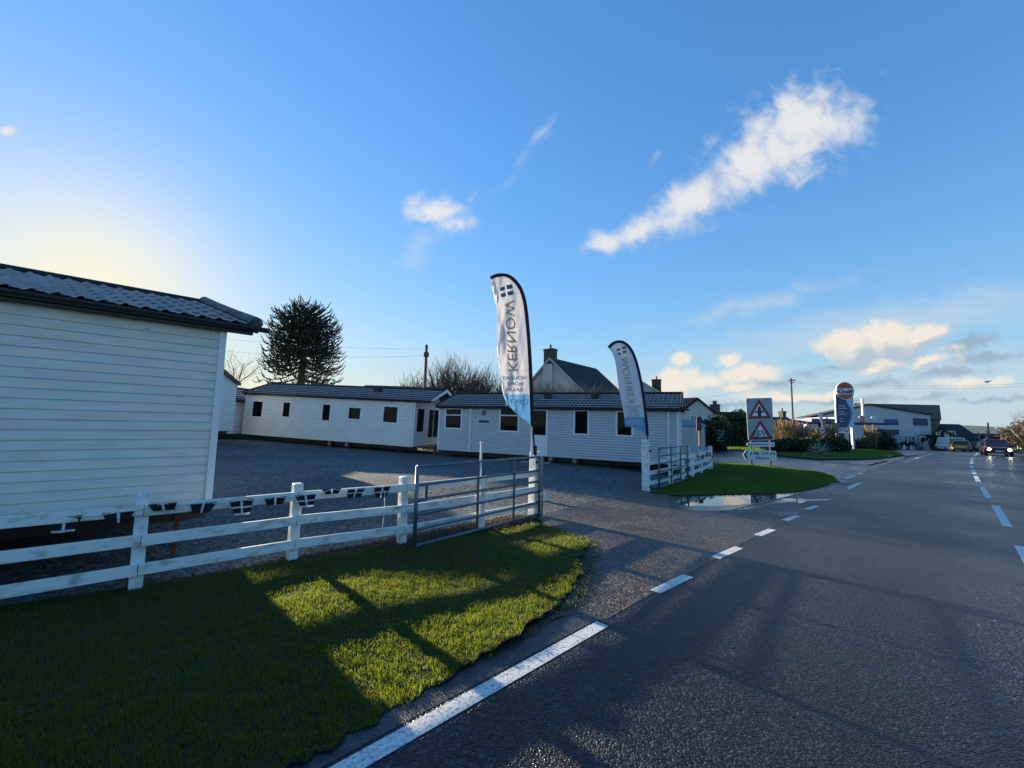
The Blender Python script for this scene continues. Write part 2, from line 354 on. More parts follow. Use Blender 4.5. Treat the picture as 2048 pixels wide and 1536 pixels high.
    pc = mix((.26*K, .31*K, .38*K), (.42*K, .42*K, .415*K), sstep(math_('ADD', p, math_('MULTIPLY', math_('SUBTRACT', n2.outputs['Fac'], .5), 1.6)), .1, .8))
    col = mix(col, pc, pdm)
    L.new(col, bg.inputs['Color'])
    w.cycles.sampling_method = 'MANUAL'; w.cycles.sample_map_resolution = 1024
SKYSTR = 0.12; SKYSAT = 1.17; SKYHUE = 0.501; SKYGAIN = 1.55; SKYROLL = 2.35
build_world()
vs_ = SC.view_settings; vs_.view_transform = 'Standard'; vs_.look = 'None'; vs_.exposure = 1.42; vs_.gamma = 1.0; vs_.use_curve_mapping = False
# ------------------------------------------------------------------ materials
clad_cream = mat('clad_cream', (.78, .75, .66), .5, c2=(.66, .64, .57), nscale=2.2, stretch=(1, 1, 4), bump=.05, bscale=60)
clad_mint = mat('clad_pale', (.79, .80, .75), .5, c2=(.73, .745, .70), nscale=1.2)
clad_grey = mat('clad_grey', (.56, .575, .585), .5, c2=(.51, .53, .54), nscale=1.2)
clad_dgrey = mat('clad_dull', (.36, .38, .38), .55, c2=(.31, .33, .33), nscale=1.2)
pvc = mat('white_pvc', (.78, .79, .79), .35)
roofm = mat('roof_sheet', (.012, .015, .020), .62, c2=(.026, .030, .036), nscale=5, bump=.1, bscale=180, spec=.25)
roof_dark = mat('dark_trim', (.02, .022, .028), .4)
lichen = mat('lichen_cap', (.035, .04, .045), .6, c2=(.22, .25, .22), nscale=22, lo=.52, hi=.62, bump=.3, bscale=90)
steel_dark = mat('chassis_steel', (.03, .03, .032), .6)
rust = mat('rust', (.13, .05, .03), .85, c2=(.06, .03, .025), nscale=14)
glass = glass_mat()
curt = mat('curtain', (.62, .55, .45), .9, c2=(.5, .43, .35), nscale=30, stretch=(1, 1, .05))
inner = mat('interior', (.10, .10, .10), .9)
wood_w = mat('painted_rail', (.82, .83, .79), .62, c2=(.30, .36, .28), nscale=5.5, lo=.50, hi=.78, stretch=(1, 1, 2.2), bump=.25, bscale=45)
wood_w2 = mat('painted_post', (.83, .84, .81), .55, c2=(.45, .49, .41), nscale=7, lo=.52, hi=.78, bump=.2, bscale=35)
galv = mat('galvanised', (.30, .34, .37), .42, .75, c2=(.20, .24, .27), nscale=18)
galv2 = mat('weathered_gate', (.17, .22, .25), .45, .6, c2=(.12, .16, .19), nscale=12)
black_c = mat('black_cloth', (.010, .010, .014), .85, trans=.1)
white_c = mat('white_cloth', (.80, .80, .80), .85, trans=.3)
flag_w = mat('flag_fabric', (.86, .84, .86), .7, trans=.40)
flag_b = mat('flag_blue', (.32, .55, .76), .7, trans=.55)
flag_gold = mat('flag_gold', (.62, .55, .40), .8, trans=.55)
flag_teal = mat('flag_teal', (.10, .24, .34), .8, trans=.4)
flag_grey = mat('flag_grey', (.44, .50, .58), .8, trans=.45)
flag_sleeve = mat('flag_sleeve', (.008, .008, .02), .75)
asphalt = chip_mat('asphalt', (.002, .0035, .009), (.066, .082, .122), 60, .42, 1.0, (.50, .52, .58), .30, dist=.012, wet=.26, tracks=(.69, -.72), mottle=22, power=4.2)
asph_side = chip_mat('asphalt_side', (.012, .015, .022), (.06, .068, .085), 60, .45, .6, (.6, .62, .68), .5, wet=.2, mottle=5)
channel = chip_mat('road_channel', (.016, .021, .027), (.085, .098, .11), 90, .5, .8, (.5, .54, .58), 1.6, dist=.005, wet=.35)
drivem = chip_mat('driveway_tar', (.020, .018, .018), (.19, .15, .125), 40, .62, 1.0, (.42, .40, .40), .55, dist=.006, wet=.34, mottle=11, power=2.4)
gravel = chip_mat('yard_gravel', (.040, .056, .062), (.24, .26, .26), 30, .85, 1.0, (.50, .54, .56), .30, dist=.014, mottle=9, power=2.2)
soil = chip_mat('leafy_soil', (.010, .008, .006), (.075, .05, .03), 26, .9, 1.0, (.6, .6, .6), 2.0, dist=.012)
grassbase = mat('grass_earth', (.008, .016, .004), .95, c2=(.014, .022, .006), nscale=6, bump=.6, bscale=30)
field = mat('field', (.045, .075, .030), .95, c2=(.07, .085, .035), nscale=.05)
asphalt.node_tree.nodes['Principled BSDF'].inputs['Specular IOR Level'].default_value = .42
paint = mat('road_paint', (.66, .67, .65), .6, c2=(.10, .11, .13), nscale=34, lo=.49, hi=.74, bump=.4, bscale=120)
water = mat('puddle', (.02, .025, .03), .015, spec=.9, bump=.02, bscale=6)
puddle = water
# ------------------------------------------------------------------ ground
gb = MB(); xs = [-3000, -800, -300, -120, -60]+[i*2.5 for i in range(-20, 52)]+[150, 200, 320, 900, 3000]; ys = [-600, -100, -30]+[i*2.5 for i in range(-6, 46)]+[135, 180, 300, 900, 4000]
gb.add([(x, y, H(x, y)-.03-(.02*min(60, max(0, y-110)))) for y in ys for x in xs], [(j*len(xs)+i, j*len(xs)+i+1, (j+1)*len(xs)+i+1, (j+1)*len(xs)+i) for j in range(len(ys)-1) for i in range(len(xs)-1)])
struct(gb.build('ground', field, None, True))
# main road: edge line and centre line taken along the carriageway
E = [gp(690, 1536), gp(1205, 1248), gp(1455, 1105), gp(1700, 975), gp(1795, 922), gp(1866, 905)]
e0 = E[0]-FD*9
fdv = (E[2]-E[0]).normalized()
e0 = E[0]-fdv*12
far1 = Vector((74, 62, 0)); nrm = Vector((fdv.y, -fdv.x, 0))
W_ROAD = 7.4
left = [e0-nrm*1.6]+[p-nrm*1.6 for p in E[:3]]+[E[3]-nrm*.5, E[4]-nrm*.2, E[5]-nrm*.2, gp(1885, 900), Vector((66, 64, 0)), Vector((90, 78, 0))]
right = [Vector((104, 62, 0)), Vector((76, 47, 0)), gp(2060, 906), E[3]+nrm*(W_ROAD+.6), E[2]+nrm*W_ROAD, E[0]+nrm*W_ROAD, e0+nrm*W_ROAD]
road = sheet('road', left+right, 2.2, 0.0, asphalt); struct(road)
def stripe(a, b, w, name='painted_dash', dz=.004, m=paint):
    a = Vector((a.x, a.y, 0)); b = Vector((b.x, b.y, 0)); d = (b-a); l = d.length; d.normalize(); n = Vector((-d.y, d.x, 0))*(w/2); k = max(1, int(l/1.5)); mb = MB(); vs = []
    for i in range(k+1):
        p = a+d*(l*i/k)
        for q in (p-n, p+n): vs.append((q.x, q.y, H(q.x, q.y)+dz))
    mb.add(vs, [(2*i, 2*i+1, 2*i+3, 2*i+2) for i in range(k)]); return mb.build(name, m, road)
stripe(gp(690, 1536)-fdv*8, gp(1205, 1248), .14, 'edge_line')
for a, b in (((1310, 1184), (1376, 1152)), ((1430, 1116), (1478, 1095)), ((1515, 1071), (1545, 1059)), ((1570, 1041), (1595, 1032)), ((1613, 1019), (1633, 1012)), ((1646, 1001), (1664, 996.5))):
    stripe(gp(*a), gp(*b), .14)
stripe(gp(1671, 989), gp(1731, 962), .15, 'edge_line'); 
for k in range(7):
    a = gp(1693, 957).lerp(gp(1797, 922), k/7); b = gp(1693, 957).lerp(gp(1797, 922), (k+.72)/7); stripe(a, b, .2, 'give_way_dash')
stripe(gp(1736, 931), gp(1775, 922.5), .2, 'give_way_dash'); stripe(gp(1806, 925), gp(1868, 906), .16, 'edge_line')
for a, b in (((2040, 1092), (2075, 1150)), ((1990, 1011), (2016, 1054)), ((1965, 974), (1977, 996)), ((1951, 952), (1958, 966)), ((1945.5, 939.5), (1949, 948)), ((1943.5, 930.5), (1944.5, 936.5)), ((1943.3, 924), (1943.3, 928)), ((1944, 919), (1943.5, 922)), ((1946, 914.6), (1945, 917.4))):
    stripe(gp(*a), gp(*b), .15, 'centre_dash')
stripe(gp(1948, 912.5), gp(1953, 908.5), .15, 'centre_line'); stripe(gp(1953, 908.5), gp(1964, 905), .15, 'centre_line')
# smoother channel between the grass and the edge line
struct(sheet('road_channel', [e0-nrm*.95, gp(560, 1500)-nrm*.0, gp(1000, 1290), gp(1150, 1225), gp(1215, 1236), E[0]+(E[1]-E[0])*.98-nrm*.095, E[0]-nrm*.095, e0-nrm*.095], 1.0, .002, channel))
# driveway, yard, side road, verges
fence_pts = [P1-FD*14, P1-FD*9, Vector((-2.9, 5.8, 0)), P1]
gpost2 = gp(1293, 980)
yard_poly = [P1-FD*16, P1+FN*.0, P1+FD*.3, gp(1180, 1003), gp(1290, 985), gpost2, gpost2+FD*4, gp(1415, 932), gp(1422, 915), Vector((9, 34, 0)), Vector((-46, 40, 0)), Vector((-46, 4, 0))]
struct(sheet('gravel_yard', yard_poly, .6, .004, gravel))
drv = [P1+FD*.25+FN*.2, gp(1180, 1000), gp(1290, 982), gp(1320, 986), gp(1400, 980), gp(1560, 980), gp(1660, 966), gp(1690, 965), gp(1735, 958), gp(1640, 1002), gp(1583, 1035), gp(1455, 1104), gp(1345, 1166), gp(1215, 1238), gp(1140, 1224), gp(1165, 1150), gp(1175, 1090), gp(1085, 1046)]
struct(sheet('driveway', drv, .5, .003, drivem))
side = [gp(1735, 957), gp(1690, 966), gp(1676, 962), gp(1650, 945), gp(1560, 934), gp(1480, 926), gp(1425, 925), gp(1400, 910), gp(1440, 893), gp(1500, 890), gp(1530, 915), gp(1640, 921.5), gp(1760, 920), gp(1812, 912.5), gp(1800, 921)]
struct(sheet('side_road', side, .9, .004, asph_side))
fc = [gp(1812, 912), gp(1850, 908), gp(1880, 901), Vector((64, 63, 0)), Vector((60, 72, 0)), Vector((44, 68, 0)), Vector((36, 58, 0)), gp(1700, 903), gp(1790, 905)]
struct(sheet('forecourt', fc, 2.0, .006, asph_side))
# puddle against the grass island
def jag(poly, amp, n=6, seed=1):
    rd = random.Random(seed); out = []
    for i in range(len(poly)):
        a, b = Vector(poly[i]), Vector(poly[(i+1) % len(poly)]); d = b-a; nn = Vector((-d.y, d.x, 0)); nn = nn.normalized() if nn.length > 0 else nn
        for k in range(n): out.append(a+d*(k/n)+nn*rd.uniform(-amp, amp)*(1 if k else .3))
    return out
wetm = chip_mat('wet_tar', (.006, .006, .007), (.05, .046, .044), 40, .16, .5, (.5, .5, .5), 1.2, dist=.003, wet=.06)
struct(sheet('wet_patch', jag([gp(*p) for p in [(1318, 996), (1360, 986), (1560, 984), (1640, 984), (1668, 984), (1640, 1001), (1560, 1006), (1500, 1018), (1400, 1022), (1340, 1014)]], .06, 4, 3), .4, .0042, wetm))
pd_ = [(1345, 1000), (1362, 994), (1400, 991), (1450, 990), (1500, 990), (1540, 988), (1590, 988), (1622, 990), (1600, 996), (1555, 998), (1530, 1000), (1520, 1005), (1480, 1010), (1420, 1013), (1375, 1012), (1350, 1007)]
struct(sheet('puddle', jag([gp(*p) for p in pd_], .035, 5, 5), .3, .0055, puddle, zf=lambda x, y: .0))
for pl in ([(1560, 999), (1585, 993), (1625, 989), (1640, 992), (1610, 998), (1580, 1003)], [(1590, 1004), (1605, 1001), (1612, 1003), (1600, 1007)]):
    struct(sheet('water', jag([gp(*p) for p in pl], .03, 4, 6), 0, .0055, puddle, zf=lambda x, y: .0))
verge_px = [(-160, 1235), (0, 1222), (130, 1200), (300, 1172), (440, 1150), (560, 1128), (690, 1108), (830, 1096), (930, 1078), (1020, 1058), (1062, 1049), (1110, 1060), (1160, 1080), (1178, 1092), (1160, 1120), (1163, 1150), (1140, 1190), (1105, 1230), (1020, 1290), (880, 1370), (720, 1460), (560, 1560), (400, 1680), (100, 1850)]
verge = [gp(*p) for p in verge_px]
verge = verge[:10]+jag(verge[10:-1], .045, 7, 9)[:-6]+verge[-1:]
verge = [verge[0]-FD*4]+verge+[verge[-1]-fdv*3]
mudm = chip_mat('verge_mud', (.012, .009, .007), (.085, .06, .042), 30, .7, 1.0, (.5, .5, .5), 2.0, dist=.012, wet=.3)
struct(sheet('mud', jag([gp(1085, 1050), gp(1190, 1082), gp(1205, 1100), gp(1200, 1150), gp(1195, 1190), gp(1150, 1226), gp(1105, 1245), gp(1040, 1282), gp(1080, 1230), gp(1130, 1180), gp(1140, 1120), gp(1120, 1075)], .05, 5, 2), .3, .005, mudm))
def vz(x, y): return .035+.03*math.sin(x*1.7+y)*math.sin(y*1.3-x*.6)
vg = sheet('verge', verge, .3, 0, grassbase, vz); struct(vg)
soil_poly = [P1-FD*16+FN*.35, P1-FD*.3+FN*.35, P1+FD*.2, gp(1062, 1051), gp(1020, 1060), gp(830, 1100), gp(560, 1133), gp(300, 1178), gp(0, 1230), gp(-160, 1245)-FD*4]
struct(sheet('soil', soil_poly, .3, .009, soil))
isl_px = [(1300, 985), (1312, 980), (1360, 958), (1425, 938), (1440, 927), (1500, 928.5), (1560, 936), (1630, 943), (1668, 954), (1674, 962), (1655, 972), (1600, 984), (1540, 988), (1450, 990), (1390, 992), (1350, 992)]
isl = [gp(*p) for p in isl_px]
struct(sheet('grass_island', isl, .4, .014, grassbase))
v2 = [gp(1430, 897), gp(1510, 906), gp(1560, 912), gp(1640, 920), gp(1740, 919), gp(1808, 911), gp(1790, 904), gp(1720, 900), Vector((37, 57, 0)), Vector((25, 58, 0)), gp(1500, 889)]
struct(sheet('planted_verge', v2, 1.0, .05, grassbase))
v3 = [gp(2024, 905.5), gp(2048, 908), gp(2100, 912), gp(2140, 900), gp(2060, 896.5), gp(2034, 899)]
struct(sheet('far_verge', v3, 1.0, .05, grassbase))
# grass blades
def blades(name, poly, n, hmin, hmax, zf, mat_, label, wid=.004, clump=0.5, dens=None):
    P = np.array([(p[0], p[1]) for p in poly]); x0, y0 = P.min(0); x1, y1 = P.max(0)
    out = []; need = n
    tot = 0
    while need > 0:
        q = rng.uniform((x0, y0), (x1, y1), (need*4+100, 2))
        ins = np.zeros(len(q), bool); j = len(P)-1
        for i in range(len(P)):
            c = ((P[i, 1] > q[:, 1]) != (P[j, 1] > q[:, 1])) & (q[:, 0] < (P[j, 0]-P[i, 0])*(q[:, 1]-P[i, 1])/(P[j, 1]-P[i, 1]+1e-12)+P[i, 0]); ins ^= c; j = i
        q = q[ins]
        if dens is not None: q = q[rng.random(len(q)) < dens(q)]
        out.append(q[:need]); need -= len(q[:need])
    q = np.concatenate(out); n = len(q)
    # tuftiness
    t = (np.sin(q[:, 0]*9+np.sin(q[:, 1]*7)*2)*np.sin(q[:, 1]*11+np.sin(q[:, 0]*6)*2)+1)/2
    t2 = (np.sin(q[:, 0]*23+np.sin(q[:, 1]*19)*2)*np.sin(q[:, 1]*27+np.sin(q[:, 0]*17)*2)+1)/2
    h = (hmin+(hmax-hmin)*rng.random(n)**1.5)*(1-clump+clump*1.6*(.55*t+.45*t2))
    a = rng.uniform(0, 2*PI, n); lean = rng.uniform(.1, .9, n)*h; la = rng.uniform(0, 2*PI, n)
    z = np.array([zf(x, y) for x, y in q]); w = wid*rng.uniform(.6, 1.4, n)
    b = np.column_stack([q, z-.004]); dx = np.column_stack([np.cos(a)*w/2, np.sin(a)*w/2, np.zeros(n)]); ld = np.column_stack([np.cos(la)*lean, np.sin(la)*lean, np.zeros(n)]); up = np.column_stack([np.zeros(n), np.zeros(n), h])
    mid = b+ld*.35+up*.6; tip = b+ld+up*.95
    V = np.stack([b-dx, b+dx, mid+dx*.75, mid-dx*.75, tip], 1).reshape(-1, 3)
    base = np.arange(n)*5
    fl = np.stack([base, base+1, base+2, base+3, base+3, base+2, base+4], 1).ravel()
    ls = np.stack([np.arange(n)*7, np.arange(n)*7+4], 1).ravel(); lt = np.tile([4, 3], n)
    o = npmesh(name, V, fl, ls, lt, mat_); tag(o, label, 'grass', None, 'stuff'); return o
def grass_mat(name, ca, cb, tc_=(.235, .30, .022)):
    m = mat(name, ca, .55, c2=cb, nscale=38, detail=2, lo=.3, hi=.7, trans=.55, tcol=tc_, spec=.3); return m
gm1 = grass_mat('turf_blade', (.006, .040, .008), (.026, .075, .010))
gm2 = grass_mat('bright_blade', (.018, .085, .012), (.05, .13, .018), (.16, .30, .03))  # green raised to make up for the caravan's shade over the island
def nearw(q):
    d = np.hypot(q[:, 0], q[:, 1]); return np.clip((3.6/np.maximum(d, 1.0))**1.3, .12, 1.0)
blades('grass', verge, 250000, .020, .064, vz, gm1, 'short lawn grass of the verge between white fence and road', .0042, .66, nearw)
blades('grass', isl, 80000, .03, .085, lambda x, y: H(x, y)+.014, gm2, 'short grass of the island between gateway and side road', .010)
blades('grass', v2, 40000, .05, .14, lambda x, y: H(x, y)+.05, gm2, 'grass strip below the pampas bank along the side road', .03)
blades('grass', v3, 6000, .05, .12, lambda x, y: H(x, y)+.05, gm1, 'small patch of grass at the far right roadside', .03)

sparse = jag([gp(1062, 1048), gp(1120, 1054), gp(1195, 1085), gp(1190, 1150), gp(1165, 1205), gp(1110, 1245), gp(1010, 1300), gp(860, 1385), gp(700, 1475), gp(690, 1470), gp(860, 1375), gp(1000, 1290), gp(1100, 1222), gp(1135, 1180), gp(1150, 1110), gp(1110, 1070)], .03, 4, 12)
blades('grass_tufts', sparse, 2600, .02, .06, lambda x, y: .008, gm1, 'stray grass tufts creeping over the muddy verge edge', .0044, .8)

SC.cycles.use_denoising = True; SC.cycles.denoising_input_passes = 'RGB_ALBEDO_NORMAL'; SC.cycles.denoising_prefilter = 'NONE'; SC.cycles.adaptive_threshold = .004
# ------------------------------------------------------------------ static caravans
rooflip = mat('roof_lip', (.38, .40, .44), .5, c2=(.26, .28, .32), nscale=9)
def frame_from(Lp, Rp):
    x = (Rp-Lp).normalized(); z = Vector((0, 0, 1)); y = z.cross(x).normalized(); z = x.cross(y)
    if z.z < 0: z = -z
    Mx = Matrix((x, y, z)).transposed().to_4x4(); Mx.translation = Lp; return Mx
def onwall(Mx, px, py, off=0.0):
    n = Mx.col[1].to_3d(); p0 = Mx.translation + n*off; d = ray(px, py); t = (p0-CAM).dot(n)/d.dot(n); q = Mx.inverted() @ (CAM+d*t); return q.x, q.z
def clad(mb, O, ux, nrm, L0, L1, z0, z1, ops, pitch=.116, lap=.024, trim=None):
    """lapped boards from z0 to z1 with openings cut out; trim(z) gives the x limits of a gable"""
    nb = max(1, round((z1-z0)/pitch)); pt = (z1-z0)/nb
    zs = {z0+i*pt for i in range(nb+1)} | {z0+(i+.4)*pt for i in range(nb)}
    for o in ops: zs |= {o[2], o[3]}
    zs = sorted(z for z in zs if z0-1e-6 <= z <= z1+1e-6)
    O = Vector(O); ux = Vector(ux); nrm = Vector(nrm); up = Vector((0, 0, 1))
    for a, b in zip(zs, zs[1:]):
        if b-a < 1e-4: continue
        k = math.floor(((a+b)/2-z0)/pt); fa = (a-z0)/pt-k; fb = (b-z0)/pt-k
        prf = (lambda f: lap*(1-f)) if lap < .02 else lambda f: lap*(.55+1.1*f) if f < .4 else lap*.99*(1-f)/.6
        oa = prf(fa); ob = prf(fb)
        la, ra = trim(a) if trim else (L0, L1); lb, rb = trim(b) if trim else (L0, L1)
        segs = [(0.0, 1.0)]; cuts = sorted((o[0], o[1]) for o in ops if o[2] <= a+1e-5 and o[3] >= b-1e-5)
        iv = []; cur = (la, lb)
        for c0, c1 in cuts: iv.append((cur[0], cur[1], c0, c0)); cur = (c1, c1)
        iv.append((cur[0], cur[1], ra, rb))
        for xa0, xb0, xa1, xb1 in iv:
            if xa1-xa0 < 1e-4 and xb1-xb0 < 1e-4: continue
            mb.add([O+ux*xa0+up*a+nrm*oa, O+ux*xa1+up*a+nrm*oa, O+ux*xb1+up*b+nrm*ob, O+ux*xb0+up*b+nrm*ob], [(0, 1, 2, 3)])
            if fa < .01: mb.add([O+ux*xa0+up*a, O+ux*xa1+up*a, O+ux*xa1+up*a+nrm*oa, O+ux*xa0+up*a+nrm*oa], [(0, 1, 2, 3)])
def window(root, Mx, O, ux, nrm, x0, x1, z0, z1, transom=None, mull=None, fw_=.065, curtain=0, name='window', panel=None):
    O, ux, nrm = Vector(O), Vector(ux), Vector(nrm); up = Vector((0, 0, 1))
    def bx(mb, xa, xb, za, zb, d0, d1, mi=0):
        mb.box(O+ux*((xa+xb)/2)+up*((za+zb)/2)+nrm*((d0+d1)/2), (xb-xa, d1-d0, zb-za), 0, mi, (ux, nrm, up))
    m = MB(Mx); e = .035
    bx(m, x0-.012, x1+.012, z1-fw_, z1+.012, -e, .036); bx(m, x0-.012, x1+.012, z0-.012, z0+fw_, -e, .036)
    bx(m, x0-.012, x0+fw_, z0+fw_, z1-fw_, -e, .034); bx(m, x1-fw_, x1+.012, z0+fw_, z1-fw_, -e, .034)
    if transom: bx(m, x0+fw_, x1-fw_, transom-.028, transom+.028, -e, .03)
    if mull: bx(m, mull-.025, mull+.025, z0+fw_, z1-fw_, -e, .029)
    w = m.build(name, pvc, root)
    g = MB(Mx); bx(g, x0+fw_, x1-fw_, z0+fw_, z1-fw_, -.006, .002); g.build('pane', glass, w)
    if panel:
        g = MB(Mx); bx(g, x0+fw_, x1-fw_, z0+fw_, panel, .002, .02); bx(g, x0+fw_+.08, x1-fw_-.08, z0+fw_+.1, panel-.1, .02, .03); g.build('panel', pvc, w)
    if curtain:
        spans = [(x0+.02, x0+.02+(x1-x0)*.2), (x1-.02-(x1-x0)*.2, x1-.02)] if curtain == 1 else [(x0+.03, x1-.03)] if curtain == 2 else [(x0+.03, x0+.12)]
        for a, b in spans:
            g = MB(Mx); nn = 14; vs = []
            for i in range(nn+1):
                xx = a+(b-a)*i/nn; d = -.11+.02*math.sin(i*2.4)
                vs += [O+ux*xx+up*(z0+.02)+nrm*d, O+ux*xx+up*(z1-.02)+nrm*d]
            g.add(vs, [(2*i, 2*i+2, 2*i+3, 2*i+1) for i in range(nn)]); g.build('curtain', curt, w)
    return w
def roof_slope(mb, x0, x1, y_e, z_e, y_r, z_r, courses, xr0=None, xr1=None, wave=.19, amp=.022, step=.046):
    """tile-pattern steel sheet: S waves along the eave, stepped courses up the slope"""
    xr0 = x0 if xr0 is None else xr0; xr1 = x1 if xr1 is None else xr1
    n = int((x1-x0)/wave*7); rows = []
    for c in range(courses):
        for f, o in ((0.0, step), (.5, step*.5), (1.0, 0.0)): rows.append(((c+f)/courses, o))
    vs = []
    for (t, o) in rows:
        for i in range(n+1):
            u = i/n; xa = x0+(x1-x0)*u; xb = xr0+(xr1-xr0)*u; x = xa+(xb-xa)*t
            ph = (xa/wave) % 1.0
            w = math.cos(2*PI*ph)*.6+.4*math.cos(2*PI*ph*2+1.1)
            vs.append((x, y_e+(y_r-y_e)*t, z_e+(z_r-z_e)*t+o+amp*w))
    for r in range(len(rows)-1):
        mb.f += []
    o = len(mb.v); mb.v += [Vector(v) for v in vs]
    for r in range(len(rows)-1):
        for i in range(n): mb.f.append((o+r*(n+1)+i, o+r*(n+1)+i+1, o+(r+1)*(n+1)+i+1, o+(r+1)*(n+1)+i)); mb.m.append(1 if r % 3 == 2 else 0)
    # drip lip of the first course
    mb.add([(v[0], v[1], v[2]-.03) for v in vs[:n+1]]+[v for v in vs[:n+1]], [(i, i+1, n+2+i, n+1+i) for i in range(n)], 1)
def caravan(name, label, Mx, L, Wd, Hw, rise, cladm, ov_l=.25, ov_r=.25, wins=(), ends=(), oe=.16, shear_l=0.0, shear_r=0.0, courses=6, endwins=(), barge='dark', gl=0.35, pitch=.116, lap=.034):
    root = thing(name, label, 'static caravan', Mx.translation)
    X, Y, Z = Vector((1, 0, 0)), Vector((0, 1, 0)), Vector((0, 0, 1))
    w = MB(Mx); clad(w, (0, 0, 0), X, -Y, 0, L, 0, Hw, [o['r'] for o in wins], pitch, lap)
    def tr(z):
        if z <= Hw: return (0, Wd)
        t = (z-Hw)/rise; return (Wd/2*t, Wd-Wd/2*t)
    zt = Hw+rise*.96
    clad(w, (L, 0, 0), Y, X, 0, Wd, 0, zt, [o['r'] for o in endwins], pitch, lap, trim=tr)
    clad(w, (0, 0, 0), Y, -X, 0, Wd, 0, zt, [], pitch, lap, trim=tr)
    clad(w, (0, Wd, 0), X, Y, 0, L, 0, Hw, [], pitch)
    w.add([(0, 0, 0), (L, 0, 0), (L, Wd, 0), (0, Wd, 0)], [(0, 1, 2, 3)])
    w.build('wall', cladm, root)
    if wins: p_ = MB(Mx); p_.bbox((.15, .75, .02), (L-.15, .79, Hw-.02)); p_.bbox((.15, .05, .012), (L-.15, .75, .03)); p_.build('dark_liner', inner, root)  # dark sheet added behind the panes so the rooms look unlit
    for (cx, cy) in ((-.006, -.006), (L+.006, -.006), (L+.006, Wd+.006), (-.006, Wd+.006)):
        sx_ = -1 if cx < 1 else 1; sy_ = -1 if cy < 1 else 1
        t = MB(Mx); t.prism([(cx+sx_*.03, cy+sy_*.03, 0), (cx+sx_*.03, cy-sy_*.05, 0), (cx-sx_*.002, cy-sy_*.05, 0), (cx-sx_*.002, cy-sy_*.002, 0), (cx-sx_*.05, cy-sy_*.002, 0), (cx-sx_*.05, cy+sy_*.03, 0)], (0, 0, Hw)); t.build('corner_trim', pvc, root)
    for o in wins:
        r_ = o['r']; window(root, Mx, (0, 0, 0), X, -Y, *r_, **{k: v for k, v in o.items() if k != 'r'})
    for o in endwins:
        r_ = o['r']; window(root, Mx, (L, 0, 0), Y, X, *r_, **{k: v for k, v in o.items() if k != 'r'})
    ze = Hw+.03; zr = Hw+rise+.05
    r = MB(Mx); roof_slope(r, -ov_l, L+ov_r, -oe, ze, Wd/2, zr, courses, -ov_l+shear_l, L+ov_r-shear_r)
    roof_slope(r, -ov_l, L+ov_r, Wd+oe, ze, Wd/2, zr, courses, -ov_l+shear_l, L+ov_r-shear_r)
    r.add([(-ov_l, -oe, ze-.02), (L+ov_r, -oe, ze-.02), (L+ov_r-shear_r, Wd/2, zr-.05), (-ov_l+shear_l, Wd/2, zr-.05)], [(0, 1, 2, 3)])
    r.add([(-ov_l, Wd+oe, ze-.02), (L+ov_r, Wd+oe, ze-.02), (L+ov_r-shear_r, Wd/2, zr-.05), (-ov_l+shear_l, Wd/2, zr-.05)], [(0, 3, 2, 1)])
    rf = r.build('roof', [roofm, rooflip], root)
    rc = MB(Mx); rc.tube([(-ov_l+shear_l, Wd/2, zr+.01), (L+ov_r-shear_r, Wd/2, zr+.01)], .07, 8); rc.build('ridge_cap', roofm, rf)
    b = MB(Mx); b.bbox((-ov_l, -oe+.02, ze-.13), (L+ov_r, -oe+.045, ze-.01)); b.bbox((-ov_l, -oe+.045, ze-.135), (L+ov_r, -.028, ze-.12)); b.build('fascia', roof_dark, rf)
    gt = MB(Mx); n = 8
    prof = [(-oe-.10+.055+.055*math.cos(PI+PI*k/n), ze-.035+.062*math.sin(PI+PI*k/n)) for k in range(n+1)]
    pr2 = [(y*1.0+(.006 if k < n/2 else -.006), z+.006) for k, (y, z) in enumerate(prof)][::-1]
    gt.prism([(-ov_l-.02, y, z) for y, z in prof+pr2], (L+ov_r+ov_l+gl, 0, 0)); gt.build('gutter', roof_dark, rf)
    for sx_, xe, sh in ((-1, -ov_l, shear_l), (1, L+ov_r, -shear_r)):
        for ye in (-oe-.02, Wd+oe+.02):
            a = Vector((xe+sx_*.045, ye, ze-.03)); c = Vector((xe+sh+sx_*.045, Wd/2, zr-.03)); bg_ = MB(Mx); bg_.beam(a, c, .035, .17); bg_.build('bargeboard', {'dark': roof_dark, 'white': pvc}[barge], rf)
    for sx_, xe, sh in ((-1, -ov_l, shear_l), (1, L+ov_r, -shear_r)):
        for ye in (-oe-.06, Wd+oe+.06):
            a = Vector((xe+sx_*.0, ye, ze+.03)); c = Vector((xe+sh, Wd/2, zr+.05)); cp = MB(Mx); cp.tube([a.lerp(c, -.02), a.lerp(c, .35), a.lerp(c, .7), c], [.09, .075, .075, .085] if name == 'near_caravan' else [.04]*4, 8); cp.build('verge_cap', lichen if name == 'near_caravan' else roofm, rf)
    return root, rf
def downpipe(root, Mx, x, z0, z1, m=pvc):
    d = MB(Mx); d.box((x, -.055, (z0+z1)/2), (.068, .068, z1-z0))
    for z in (z0+.2, (z0+z1)/2, z1-.25): d.box((x, -.05, z), (.10, .075, .03))
    d.build('downpipe', m, root)
